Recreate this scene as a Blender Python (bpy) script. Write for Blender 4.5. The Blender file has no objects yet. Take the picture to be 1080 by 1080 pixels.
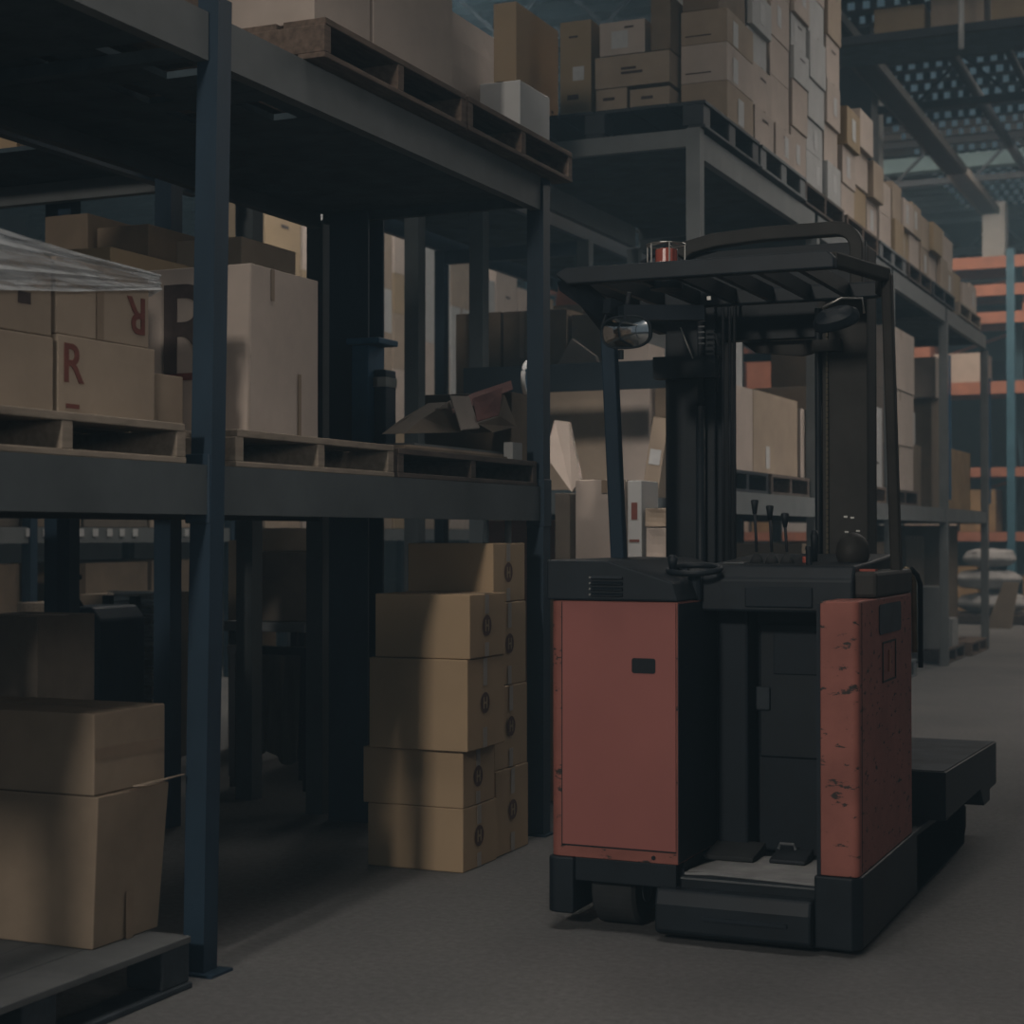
import bpy, bmesh, math, random
from mathutils import Vector, Matrix, Euler
rnd = random.Random(7)
SC = bpy.context.scene
C = SC.collection
PI = math.pi

# ------------------------------------------------------------------ camera model
CAMZ, FPX, YAW, HOR = 1.27, 1800.0, math.atan(790/1800), 563.0
F = Vector((-math.sin(YAW), math.cos(YAW), 0)); R = Vector((math.cos(YAW), math.sin(YAW), 0))
def at(px, py, X=None, Y=None, Z=None):
    d = F + R*((px-540)/FPX) + Vector((0, 0, (HOR-py)/FPX))
    if X is not None: t = X/d.x
    elif Y is not None: t = Y/d.y
    else: t = (Z-CAMZ)/d.z
    p = d*t; p.z += CAMZ
    return p
def yof(px, X): return at(px, HOR, X=X).y
def xof(px, Y): return at(px, HOR, Y=Y).x
def zX(px, py, X): return at(px, py, X=X).z
def zY(px, py, Y): return at(px, py, Y=Y).z

# ------------------------------------------------------------------ materials
def mat(name, col, rough=.7, var=.25, scale=6.0, metal=0.0, stretch=(1,1,1), bump=.0, chips=None, chip_col=(.01,.012,.015), chip_scale=18, spec=.3):
    m = bpy.data.materials.new(name); m.use_nodes = True
    nt = m.node_tree; N = nt.nodes; L = nt.links
    b = N['Principled BSDF']; b.inputs['Roughness'].default_value = rough; b.inputs['Metallic'].default_value = metal
    b.inputs['Specular IOR Level'].default_value = spec
    tc = N.new('ShaderNodeTexCoord'); mp = N.new('ShaderNodeMapping'); mp.inputs['Scale'].default_value = stretch
    L.new(tc.outputs['Object'], mp.inputs['Vector'])
    n = N.new('ShaderNodeTexNoise'); n.inputs['Scale'].default_value = scale; n.inputs['Detail'].default_value = 6; n.inputs['Roughness'].default_value = .6
    L.new(mp.outputs['Vector'], n.inputs['Vector'])
    r = N.new('ShaderNodeValToRGB'); r.color_ramp.elements[0].position = .3; r.color_ramp.elements[1].position = .72
    r.color_ramp.elements[0].color = tuple(c*(1-var) for c in col)+(1,)
    r.color_ramp.elements[1].color = tuple(min(1, c*(1+var*.6)) for c in col)+(1,)
    L.new(n.outputs['Fac'], r.inputs['Fac'])
    out = r.outputs['Color']
    if chips:
        n2 = N.new('ShaderNodeTexNoise'); n2.inputs['Scale'].default_value = chip_scale; n2.inputs['Detail'].default_value = 8; n2.inputs['Roughness'].default_value = .7
        mp2 = N.new('ShaderNodeMapping'); mp2.inputs['Scale'].default_value = (1, 1, 2.6)
        L.new(tc.outputs['Object'], mp2.inputs['Vector']); L.new(mp2.outputs['Vector'], n2.inputs['Vector'])
        r2 = N.new('ShaderNodeValToRGB'); r2.color_ramp.elements[0].position = chips; r2.color_ramp.elements[1].position = chips+.02
        L.new(n2.outputs['Fac'], r2.inputs['Fac'])
        mx = N.new('ShaderNodeMixRGB'); L.new(r2.outputs['Color'], mx.inputs['Fac']); L.new(out, mx.inputs['Color1']); mx.inputs['Color2'].default_value = tuple(chip_col)+(1,)
        out = mx.outputs['Color']
    L.new(out, b.inputs['Base Color'])
    if bump:
        bp = N.new('ShaderNodeBump'); bp.inputs['Strength'].default_value = bump; bp.inputs['Distance'].default_value = .01
        L.new(n.outputs['Fac'], bp.inputs['Height']); L.new(bp.outputs['Normal'], b.inputs['Normal'])
    return m
M = {}
M['card'] = mat('cardboard', (.35,.275,.205), .85, .16, 5)
M['card_pale'] = mat('pale_cardboard', (.46,.385,.33), .85, .13, 5)
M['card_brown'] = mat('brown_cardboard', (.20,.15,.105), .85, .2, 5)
M['card_low'] = mat('dim_brown_cardboard', (.27,.205,.145), .85, .2, 5)  # browner card, darkened because these low cartons are less lit
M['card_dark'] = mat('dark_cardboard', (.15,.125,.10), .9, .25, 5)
M['card_yel'] = mat('yellow_cardboard', (.50,.355,.215), .8, .08, 4)
M['card_yel2'] = mat('tan_cardboard', (.33,.245,.15), .8, .12, 4)
M['white_card'] = mat('white_carton', (.42,.42,.41), .8, .1, 6)
M['tape'] = mat('packing_tape', (.25,.185,.13), .45, .12, 10)
M['tape_clear'] = mat('clear_tape', (.42,.37,.32), .3, .1, 10, spec=.5)
M['print_red'] = mat('red_print', (.17,.055,.042), .8, .25, 30)
M['print_dark'] = mat('dark_print', (.07,.05,.045), .8, .25, 30)
M['logo'] = mat('brown_logo', (.115,.055,.042), .8, .2, 30)
M['label'] = mat('paper_label', (.50,.50,.49), .8, .12, 20)
M['blue'] = mat('blue_steel_paint', (.021,.043,.068), .5, .3, 5, stretch=(1,1,.4), chips=.73, chip_col=(.08,.09,.10), spec=.3)
M['blue_bright'] = mat('bright_blue_paint', (.03,.11,.20), .5, .2, 6)
M['teal'] = mat('teal_steel_paint', (.05,.13,.18), .5, .2, 6)
M['grey_steel'] = mat('grey_steel_paint', (.085,.098,.103), .6, .25, 3, chips=.74, chip_col=(.2,.2,.2), chip_scale=12)
M['grey_light'] = mat('light_grey_steel', (.155,.165,.165), .6, .2, 4)
M['deck'] = mat('dark_decking', (.06,.085,.10), .9, .4, 6)
M['wood'] = mat('pallet_wood', (.30,.245,.19), .85, .3, 7, stretch=(6,1,6))
M['wood_dark'] = mat('old_pallet_wood', (.105,.080,.066), .9, .4, 7, stretch=(6,1,6))
M['wood_mid'] = mat('brown_pallet_wood', (.16,.115,.088), .9, .4, 7, stretch=(6,1,6))
M['pal_black'] = mat('black_plastic', (.022,.026,.032), .6, .3, 8)
M['pal_blue'] = mat('grey_blue_pallet', (.050,.062,.074), .7, .5, 7)
M['pal_top'] = mat('worn_grey_pallet_top', (.12,.125,.125), .8, .25, 8)
M['pal_grey'] = mat('grey_plastic', (.13,.14,.145), .6, .2, 8)
M['red'] = mat('red_truck_paint', (.36,.125,.105), .55, .07, 3, chips=.76, chip_col=(.04,.03,.03), chip_scale=9)
M['red_worn'] = mat('scratched_red_paint', (.35,.125,.095), .6, .2, 7, chips=.59, chip_col=(.045,.035,.03), chip_scale=16)
M['black'] = mat('black_truck_metal', (.012,.018,.024), .5, .35, 7, chips=.73, chip_col=(.06,.06,.06), chip_scale=25)
M['black2'] = mat('dark_compartment_paint', (.011,.018,.026), .6, .35, 4)
M['black_brown'] = mat('greasy_mast_steel', (.040,.037,.033), .6, .3, 8)
M['rubber'] = mat('tyre_rubber', (.035,.037,.038), .85, .3, 12)
M['mat'] = mat('grey_floor_mat', (.30,.30,.295), .9, .25, 10)
M['chrome'] = mat('bare_metal', (.38,.37,.34), .3, .2, 12, metal=.8)
M['brass'] = mat('brass_tube', (.40,.33,.22), .35, .2, 12, metal=.6)
M['hole'] = mat('dark_recess', (.02,.024,.028), .9, .1, 5)
M['beacon'] = mat('red_lens', (.42,.10,.07), .25, .2, 20)
M['red_print_'] = mat('red_printed_card', (.26,.10,.085), .8, .2, 12)
M['orange'] = mat('orange_paint', (.38,.155,.095), .6, .2, 5)
M['amber_goods'] = mat('amber_goods', (.30,.19,.09), .8, .3, 4)
M['white'] = mat('off_white_paint', (.33,.33,.32), .7, .15, 4)
M['sack'] = mat('white_sack_cloth', (.36,.36,.36), .9, .2, 8, bump=.3)
M['cloth'] = mat('brown_cloth', (.16,.14,.12), .95, .25, 5, stretch=(5,5,.6))
M['cyan'] = mat('cyan_beam_paint', (.13,.20,.22), .6, .15, 5)
M['steel_dark'] = mat('dark_roof_steel', (.020,.023,.028), .7, .3, 4)
M['steel_rail'] = mat('dusty_rail_steel', (.085,.078,.072), .7, .3, 4)
M['yellow_line'] = mat('oily_chain', (.10,.085,.055), .6, .3, 30)
M['mirror'] = mat('mirror_glass', (.55,.55,.54), .08, .03, 5, metal=1.0)
def film_mat():
    m = bpy.data.materials.new('stretch_film'); m.use_nodes = True
    nt = m.node_tree; N = nt.nodes; L = nt.links
    b = N['Principled BSDF']; b.inputs['Base Color'].default_value = (.55,.57,.58,1); b.inputs['Roughness'].default_value = .3
    tc = N.new('ShaderNodeTexCoord'); mp = N.new('ShaderNodeMapping'); mp.inputs['Scale'].default_value = (2, 2.2, 22); mp.inputs['Rotation'].default_value = (.2, 0, 0)
    n = N.new('ShaderNodeTexNoise'); n.inputs['Scale'].default_value = 2.2; n.inputs['Detail'].default_value = 6; n.inputs['Distortion'].default_value = .6
    L.new(tc.outputs['Object'], mp.inputs['Vector']); L.new(mp.outputs['Vector'], n.inputs['Vector'])
    r = N.new('ShaderNodeValToRGB'); r.color_ramp.elements[0].position = .38; r.color_ramp.elements[0].color = (.12,.12,.12,1)
    r.color_ramp.elements[1].position = .7; r.color_ramp.elements[1].color = (.8,.8,.8,1)
    L.new(n.outputs['Fac'], r.inputs['Fac']); L.new(r.outputs['Color'], b.inputs['Alpha'])
    return m
M['film'] = film_mat()
def floor_mat():
    m = bpy.data.materials.new('concrete_floor'); m.use_nodes = True
    nt = m.node_tree; N = nt.nodes; L = nt.links
    b = N['Principled BSDF']; b.inputs['Roughness'].default_value = .75; b.inputs['Specular IOR Level'].default_value = .3
    tc = N.new('ShaderNodeTexCoord')
    n1 = N.new('ShaderNodeTexNoise'); n1.inputs['Scale'].default_value = .9; n1.inputs['Detail'].default_value = 5
    n2 = N.new('ShaderNodeTexNoise'); n2.inputs['Scale'].default_value = 38; n2.inputs['Detail'].default_value = 8; n2.inputs['Roughness'].default_value = .75
    L.new(tc.outputs['Object'], n1.inputs['Vector']); L.new(tc.outputs['Object'], n2.inputs['Vector'])
    r1 = N.new('ShaderNodeValToRGB'); r1.color_ramp.elements[0].position = .35; r1.color_ramp.elements[1].position = .7
    r1.color_ramp.elements[0].color = (.150,.149,.148,1); r1.color_ramp.elements[1].color = (.205,.201,.197,1)
    r2 = N.new('ShaderNodeValToRGB'); r2.color_ramp.elements[0].position = .3; r2.color_ramp.elements[1].position = .75
    r2.color_ramp.elements[0].color = (.62,.62,.62,1); r2.color_ramp.elements[1].color = (1.15,1.15,1.15,1)
    L.new(n1.outputs['Fac'], r1.inputs['Fac']); L.new(n2.outputs['Fac'], r2.inputs['Fac'])
    mx = N.new('ShaderNodeMixRGB'); mx.blend_type = 'MULTIPLY'; mx.inputs['Fac'].default_value = 1
    L.new(r1.outputs['Color'], mx.inputs['Color1']); L.new(r2.outputs['Color'], mx.inputs['Color2'])
    L.new(mx.outputs['Color'], b.inputs['Base Color'])
    bp = N.new('ShaderNodeBump'); bp.inputs['Strength'].default_value = .25; bp.inputs['Distance'].default_value = .004
    L.new(n2.outputs['Fac'], bp.inputs['Height']); L.new(bp.outputs['Normal'], b.inputs['Normal'])
    return m
M['floor'] = floor_mat()
M['roof'] = mat('roof_sheet', (.05,.052,.055), .8, .3, 3)
M['wallm'] = mat('wall_sheet', (.07,.068,.066), .85, .3, 2)

# ------------------------------------------------------------------ mesh builder (world or local coordinates, org = origin)
class MB:
    def __init__(s): s.bm = bmesh.new()
    def box(s, x0, x1, y0, y1, z0, z1):
        v = [s.bm.verts.new(p) for p in ((x0,y0,z0),(x1,y0,z0),(x1,y1,z0),(x0,y1,z0),(x0,y0,z1),(x1,y0,z1),(x1,y1,z1),(x0,y1,z1))]
        for f in ((3,2,1,0),(4,5,6,7),(0,1,5,4),(1,2,6,5),(2,3,7,6),(3,0,4,7)): s.bm.faces.new([v[i] for i in f])
        return s
    def prism(s, pts, a, b, axis='Y'):
        # pts: 2-D polygon; axis Y -> (x,z), axis X -> (y,z), axis Z -> (x,y)
        def mk(p, t): return (p[0], t, p[1]) if axis == 'Y' else ((t, p[0], p[1]) if axis == 'X' else (p[0], p[1], t))
        A = [s.bm.verts.new(mk(p, a)) for p in pts]; B = [s.bm.verts.new(mk(p, b)) for p in pts]
        n = len(pts)
        s.bm.faces.new(A); s.bm.faces.new(B[::-1])
        for i in range(n): s.bm.faces.new([A[i], B[i], B[(i+1)%n], A[(i+1)%n]])
        return s
    def bar(s, p, q, w, h=None):
        h = w if h is None else h
        p, q = Vector(p), Vector(q); d = (q-p).normalized()
        up = Vector((0,0,1)) if abs(d.z) < .9 else Vector((0,1,0))
        a = d.cross(up).normalized()*w/2; b = a.cross(d).normalized()*h/2
        V = [s.bm.verts.new(c+k) for c in (p, q) for k in (a+b, a-b, -a-b, -a+b)]
        for f in ((0,1,2,3),(7,6,5,4),(0,4,5,1),(1,5,6,2),(2,6,7,3),(3,7,4,0)): s.bm.faces.new([V[i] for i in f])
        return s
    def tube(s, pts, r, n=10, closed=False):
        pts = [Vector(p) for p in pts]; rings = []
        m = len(pts)
        for i, p in enumerate(pts):
            a = pts[(i-1) % m] if (closed or i > 0) else p
            b = pts[(i+1) % m] if (closed or i < m-1) else p
            d = (b-a).normalized(); up = Vector((0,0,1)) if abs(d.z) < .9 else Vector((0,1,0))
            u = d.cross(up).normalized(); w = u.cross(d).normalized()
            rr = r[i] if isinstance(r, (list, tuple)) else r
            rings.append([s.bm.verts.new(p+(u*math.cos(2*PI*k/n)+w*math.sin(2*PI*k/n))*rr) for k in range(n)])
        for i in range(m if closed else m-1):
            A, B = rings[i], rings[(i+1) % m]
            for k in range(n): s.bm.faces.new([A[k], B[k], B[(k+1)%n], A[(k+1)%n]])
        if not closed: s.bm.faces.new(rings[0][::-1]); s.bm.faces.new(rings[-1])
        return s
    def poly(s, pts, th=(0,0,.004)):
        th = Vector(th); A = [s.bm.verts.new(p) for p in pts]; B = [s.bm.verts.new(Vector(p)+th) for p in pts]; n = len(pts)
        s.bm.faces.new(A[::-1]); s.bm.faces.new(B)
        for i in range(n): s.bm.faces.new([A[i], A[(i+1)%n], B[(i+1)%n], B[i]])
        return s
    def build(s, name, m, parent=None, org=(0,0,0), bevel=0, smooth=False, seg=2):
        bmesh.ops.recalc_face_normals(s.bm, faces=s.bm.faces)
        me = bpy.data.meshes.new(name); s.bm.to_mesh(me); s.bm.free()
        org = Vector(org)
        if org.length: me.transform(Matrix.Translation(-org))
        me.materials.append(m)
        if smooth:
            for f in me.polygons: f.use_smooth = True
        o = bpy.data.objects.new(name, me); C.objects.link(o)
        if parent is not None: o.parent = parent
        else: o.location = org
        if bevel:
            b = o.modifiers.new('bevel', 'BEVEL'); b.width = bevel; b.segments = seg; b.limit_method = 'ANGLE'
        return o
def tag(o, label=None, cat=None, group=None, kind=None):
    if label: o['label'] = label
    if cat: o['category'] = cat
    if group: o['group'] = group
    if kind: o['kind'] = kind
    return o
def empty(name, loc, label, cat, group=None, rz=0):
    o = bpy.data.objects.new(name, None); C.objects.link(o); o.location = loc; o.rotation_euler.z = rz
    o.empty_display_size = .1
    return tag(o, label, cat, group)
def struct(name, mb, m, **k):
    return tag(mb.build(name, m, **k), kind='structure')

_dg = bpy.context.evaluated_depsgraph_get()
def text_mesh(body, size, ext=.0008):
    cu = bpy.data.curves.new('t', 'FONT'); cu.body = body; cu.size = size; cu.extrude = ext; cu.align_x = 'CENTER'; cu.align_y = 'CENTER'
    cu.offset = size*.012
    ob = bpy.data.objects.new('t', cu); C.objects.link(ob)
    dg = bpy.context.evaluated_depsgraph_get(); dg.update()
    me = bpy.data.meshes.new_from_object(ob.evaluated_get(dg)); bpy.data.objects.remove(ob); bpy.data.curves.remove(cu)
    return me

# ------------------------------------------------------------------ cartons
ORD = ['first','second','third','fourth','fifth','sixth','seventh','eighth','ninth','tenth','eleventh','twelfth','thirteenth','fourteenth','fifteenth']
def face_mat(face, hx, hy, u, v):
    # local matrix putting a sign drawn in XY (reading +Z outward) on a box face; u along face, v height
    if face == '+x': return Matrix.Translation((hx+.0024, u, v)) @ Matrix(((0,0,1,0),(1,0,0,0),(0,1,0,0),(0,0,0,1)))
    if face == '-y': return Matrix.Translation((u, -hy-.0024, v)) @ Matrix(((1,0,0,0),(0,0,-1,0),(0,1,0,0),(0,0,0,1)))
def add_part(name, me, m, root, mtx):
    me.transform(mtx)
    if not me.materials: me.materials.append(m)
    else: me.materials[0] = m
    o = bpy.data.objects.new(name, me); C.objects.link(o); o.parent = root
    return o
def rect_me(w, h, t=.0008):
    mb = MB(); mb.box(-w/2, w/2, -h/2, h/2, 0, t)
    me = bpy.data.meshes.new('r'); mb.bm.to_mesh(me); mb.bm.free(); return me
def disc_me(r, t=.0008, sx=1):
    bm = bmesh.new(); bmesh.ops.create_circle(bm, cap_ends=True, radius=r, segments=36)
    bmesh.ops.translate(bm, verts=bm.verts, vec=(0,0,t))
    me = bpy.data.meshes.new('d'); bm.to_mesh(me); bm.free(); return me
def lines_me(w, h, n):
    mb = MB()
    for i in range(n):
        y = h/2-(i+.5)*h/n; ww = w*(1 if i % 3 else .7)
        mb.box(-w/2, -w/2+ww, y-h/n*.3, y+h/n*.3, 0, .0006)
    me = bpy.data.meshes.new('l'); mb.bm.to_mesh(me); mb.bm.free(); return me
def carton(x0, x1, y0, y1, z0, z1, m='card', label='', group=None, marks=(), rz=0, flare=0.0, tilt=(0,0), name='cardboard_box', cat='box', bulge=.002, tape=True):
    x0, x1 = min(x0,x1), max(x0,x1); y0, y1 = min(y0,y1), max(y0,y1); z0, z1 = min(z0,z1), max(z0,z1)
    hx, hy, h = (x1-x0)/2-.003, (y1-y0)/2-.003, (z1-z0)
    bm = bmesh.new()
    nx = ny = nz = 4
    bmesh.ops.create_cube(bm, size=1)
    bmesh.ops.subdivide_edges(bm, edges=bm.edges[:], cuts=3, use_grid_fill=True)
    sd = rnd.random()*10
    for v in bm.verts:
        fx, fy, fz = v.co.x*2, v.co.y*2, v.co.z+.5
        bx = (1-fy*fy)*(1-(2*fz-1)**2)*bulge*math.sin(sd); by = (1-fx*fx)*(1-(2*fz-1)**2)*bulge*math.cos(sd*1.7)
        fl = 1+flare*fz
        v.co = Vector((fx*(hx*fl+bx), fy*(hy*fl+by), fz*h))
    # centre seam of the closed flaps: a shallow groove along the long side of the top
    me = bpy.data.meshes.new(name); bm.to_mesh(me); bm.free(); me.materials.append(M[m])
    o = bpy.data.objects.new(name, me); C.objects.link(o)
    o.location = ((x0+x1)/2, (y0+y1)/2, z0+.0005); o.rotation_euler = (tilt[0], tilt[1], rz)
    b = o.modifiers.new('bevel', 'BEVEL'); b.width = .004; b.segments = 2; b.limit_method = 'ANGLE'; b.angle_limit = math.radians(50)
    tag(o, label, cat, group)
    for k in marks:
        kind = k[0]
        if kind == 'tape':      # ('tape', face, u, width, [length, material])
            w = k[3]; ln = k[4] if len(k) > 4 else h*.98; tm = k[5] if len(k) > 5 else 'tape'
            vc = h-ln/2-.003 if (len(k) <= 6 or k[6] == 'top') else ln/2+.003
            add_part('packing_tape', rect_me(w, ln), M[tm], o, face_mat(k[1], hx*(1+flare*.5), hy*(1+flare*.5), k[2]*2*(hy if k[1]=='+x' else hx), vc))
        elif kind == 'htape':
            L_ = 2*(hy if k[1]=='+x' else hx)*k[3]
            add_part('packing_tape', rect_me(L_, k[4]), M[k[5] if len(k) > 5 else 'tape'], o, face_mat(k[1], hx*(1+flare*.5), hy*(1+flare*.5), 0, k[2]*h))
        elif kind == 'label':   # face,u,v,w,h
            add_part('paper_label', rect_me(k[4], k[5]), M['label'], o, face_mat(k[1], hx, hy, k[2]*2*(hy if k[1]=='+x' else hx), k[3]*h))
        elif kind == 'print':
            add_part('printed_mark', lines_me(k[4], k[5], k[6] if len(k) > 6 else 2), M['print_dark'], o, face_mat(k[1], hx, hy, k[2]*2*(hy if k[1]=='+x' else hx), k[3]*h))
        elif kind == 'letter':  # face,u,v,size,char,mat,rot
            mt = face_mat(k[1], hx, hy, k[2]*2*(hy if k[1]=='+x' else hx), k[3]*h) @ Matrix.Rotation(k[7] if len(k) > 7 else 0, 4, 'Z')
            add_part('printed_letter', text_mesh(k[5], k[4]), M[k[6]], o, mt)
        elif kind == 'bar':
            mt = face_mat(k[1], hx, hy, k[2]*2*(hy if k[1]=='+x' else hx), k[3]*h)
            add_part('printed_underline', rect_me(k[4], k[5]), M[k[6]], o, mt)
        elif kind == 'logo':    # face,u,v,r
            mt = face_mat(k[1], hx, hy, k[2]*2*(hy if k[1]=='+x' else hx), k[3]*h)
            add_part('round_logo', disc_me(k[4]), M['logo'], o, mt)
            mb = MB(); r = k[4]
            mb.box(-.42*r, -.22*r, -.55*r, .55*r, .0012, .0018).box(.22*r, .42*r, -.55*r, .55*r, .0012, .0018).box(-.22*r, .22*r, -.1*r, .1*r, .0012, .0018)
            me2 = bpy.data.meshes.new('h'); mb.bm.to_mesh(me2); mb.bm.free()
            lo = add_part('logo_letter', me2, M['card_yel2'], o, mt)
    if tape:
        mb = MB(); w = min(.05, hx*.4)
        fl = 1+flare
        mb.box(-w/2, w/2, -hy*fl, hy*fl, h, h+.0008) if hx < hy else mb.box(-hx*fl, hx*fl, -w/2, w/2, h, h+.0008)
        t = mb.build('top_tape', M['tape'], o)
    return o

# ------------------------------------------------------------------ pallets
def pallet(x0, x1, y0, y1, z0, h, m, label, group=None, style='wood', boards=6, name='pallet', top=None):
    org = Vector(((x0+x1)/2, (y0+y1)/2, z0+.0008)); z0 = org.z
    root = empty(name, org, label, 'pallet', group)
    m_ = M[m]; t = .022 if style == 'wood' else .02
    # top deck: boards run along Y (length), side by side along X
    mb = MB(); n = boards; W = (x1-x0)
    for i in range(n):
        a = x0+W*i/n; b = x0+W*(i+1)/n-(.025 if style == 'wood' else .004)
        if i == n-1: b = x1
        mb.box(a, b, y0+rnd.uniform(0,.008), y1-rnd.uniform(0,.008), z0+h-t, z0+h)
    mb.build('top_boards', M[top] if top else m_, root, org, bevel=.003)
    ys = (y0, (y0+y1)/2, y1)
    for j, yc in enumerate(ys):
        w = .045 if style == 'wood' else .13
        a = yc if j == 0 else (yc-w/2 if j == 1 else yc-w)
        if style == 'wood':
            MB().box(x0+.005, x1-.002, a, a+w, z0+t*.8, z0+h-t).build('stringer', m_, root, org, bevel=.003)
        else:
            for xc in (x0+.01, (x0+x1)/2-.06, x1-.13):
                MB().box(xc, xc+.12, a, a+w, z0+t*.8, z0+h-t).build('foot_block', m_, root, org, bevel=.006)
    for xc in (x0, (x0+x1)/2-.05, x1-.1):
        MB().box(xc, xc+.1, y0, y1, z0, z0+t*.8).build('bottom_board', m_, root, org, bevel=.003)
    return root

# ------------------------------------------------------------------ shell
struct('floor', MB().box(-22, 16, -8, 48, -.1, 0), M['floor'])
struct('wall_left', MB().box(-22.2, -22, -8, 48, 0, 9), M['wallm'])
struct('wall_back', MB().box(-22, 16, 48, 48.2, 0, 9), M['wallm'])
# roof: sheets with narrow light gaps between them, ribs across the gaps
RZ = 7.4
mb = MB()
mb.box(-22, 16, -8, 17, RZ, RZ+.06).box(-22, 16, 33, 48, RZ, RZ+.06)
yk = 17.0
while yk < 33:      # lapped roof sheets, daylight enters through the open corrugations at each lap
    ye_ = yk+.57
    mb.prism([(yk,RZ),(ye_,RZ+.095),(ye_,RZ+.10),(yk,RZ+.006)], -22, 16, 'X')
    mb.box(-22, -5.2, ye_-.012, ye_-.002, RZ-.005, RZ+.095); mb.box(5, 16, ye_-.012, ye_-.002, RZ-.005, RZ+.095)
    x_ = -5.2
    while x_ < 5:
        mb.box(x_, x_+.095+rnd.uniform(-.015,.02), ye_-.012, ye_-.002, RZ-.005, RZ+.097); x_ += .175
    yk = ye_
struct('ceiling', mb, M['roof'])
for i, yy in enumerate((12.5, 17.0, 21.8, 26.6, 33.5, 37, 42)):
    mb = MB(); mb.box(-22, 16, yy, yy+.12, RZ-.14, RZ-.04).box(-22, 16, yy+.02, yy+.1, RZ-.75, RZ-.66)
    x = -22
    while x < 15.5:
        mb.bar((x, yy+.06, RZ-.7), (x+.6, yy+.06, RZ-.12), .04); mb.bar((x+.6, yy+.06, RZ-.12), (x+1.2, yy+.06, RZ-.7), .04); x += 1.2
    struct('trim_%d' % (i+1), mb, M['steel_dark'])
# cyan eaves beam across the hall
tag(MB().box(-7, 3, 27.2, 27.5, 7.0, 7.22).build('roof_beam', M['cyan'], org=(-2,27.3,7.0)), 'pale cyan beam running across under the roof', 'roof beam')
# lower far roof sheet behind it
struct('trim_8', MB().box(-22, 16, 33, 48, 6.0, 6.1), M['wallm'])

# ------------------------------------------------------------------ racks
def post(mb, x, y, z1, w=.066, z0=0, lean=(0,0)):
    # open C section, opening to +Y, lips folded
    t = .006
    pts = [(x-w/2,y-w/2),(x+w/2,y-w/2),(x+w/2,y+w/2),(x+w/2-.02,y+w/2),(x+w/2-.02,y+w/2-t),(x+w/2-t,y+w/2-t),(x+w/2-t,y-w/2+t),(x-w/2+t,y-w/2+t),(x-w/2+t,y+w/2-t),(x-w/2+.02,y+w/2-t),(x-w/2+.02,y+w/2),(x-w/2,y+w/2)]
    A = [mb.bm.verts.new((p[0],p[1],z0)) for p in pts]; B = [mb.bm.verts.new((p[0]+lean[0],p[1]+lean[1],z1)) for p in pts]
    n = len(pts); mb.bm.faces.new(A[::-1]); mb.bm.faces.new(B)
    for i in range(n): mb.bm.faces.new([A[i],A[(i+1)%n],B[(i+1)%n],B[i]])
    return mb
def deck_planks(x0, x1, y0, y1, z0, z1, holes=(), w=.12):
    mb = MB(); y = y0
    while y < y1-.01:
        ye = min(y+w-.003, y1)
        segs = [(x0, x1)]
        for (hx0, hx1, hy0, hy1) in holes:
            if hy0 < ye and hy1 > y:
                ns = []
                for a, b in segs:
                    if hx1 <= a or hx0 >= b: ns.append((a, b)); continue
                    if hx0 > a: ns.append((a, hx0))
                    if hx1 < b: ns.append((hx1, b))
                segs = ns
        for a, b in segs: mb.box(a, b, y, ye, z0, z1)
        y += w
    return mb
def base_plate(x, y, m, root, org, w=.12):
    p = MB().box(x-w/2, x+w/2, y-w/2, y+w/2, 0, .008).build('base_plate', m, root, org)
    MB().tube([(x+.045,y-.045,.008),(x+.045,y-.045,.022)], .009, 6).build('anchor_bolt', M['chrome'], p)if False else None

# rack one (near left)
XF = -2.8
o1 = Vector((-3.35, 5.4, 0))
r1 = empty('pallet_rack', o1, 'blue and grey pallet rack at left of the truck, two storage levels', 'rack', None)
blue = M['blue']
ya, yb, yz = 1.7, 4.18, 6.66
post(MB(), XF, ya, 2.80).build('upright_post', blue, r1, o1)
p = post(MB(), XF-.022, yb, 2.82, lean=(.045, 0), w=.07).build('upright_post', blue, r1, o1)
post(MB(), XF, yz, 2.77, w=.075).build('upright_post', blue, r1, o1)
# bolted sleeves at the beam level
for (x, y) in ((XF-.01, yb), (XF, yz)):
    s_ = MB().box(x-.040, x+.043, y-.041, y+.041, 1.30, 1.50).build('beam_sleeve', blue, r1, o1, bevel=.003)
    mbb = MB()
    for zz in (1.34, 1.45): mbb.tube([(x+.043,y+.0,zz),(x+.050,y+.0,zz)], .008, 6)
    mbb.tube([(x+.012,y-.041,1.475),(x+.012,y-.048,1.475)], .008, 8)
    mbb.build('bolt', M['chrome'], s_)
for xr, yr in ((-3.86, ya), (-3.86, yb-.02)):
    post(MB(), xr, yr, 2.78).build('upright_post', blue, r1, o1)
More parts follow.
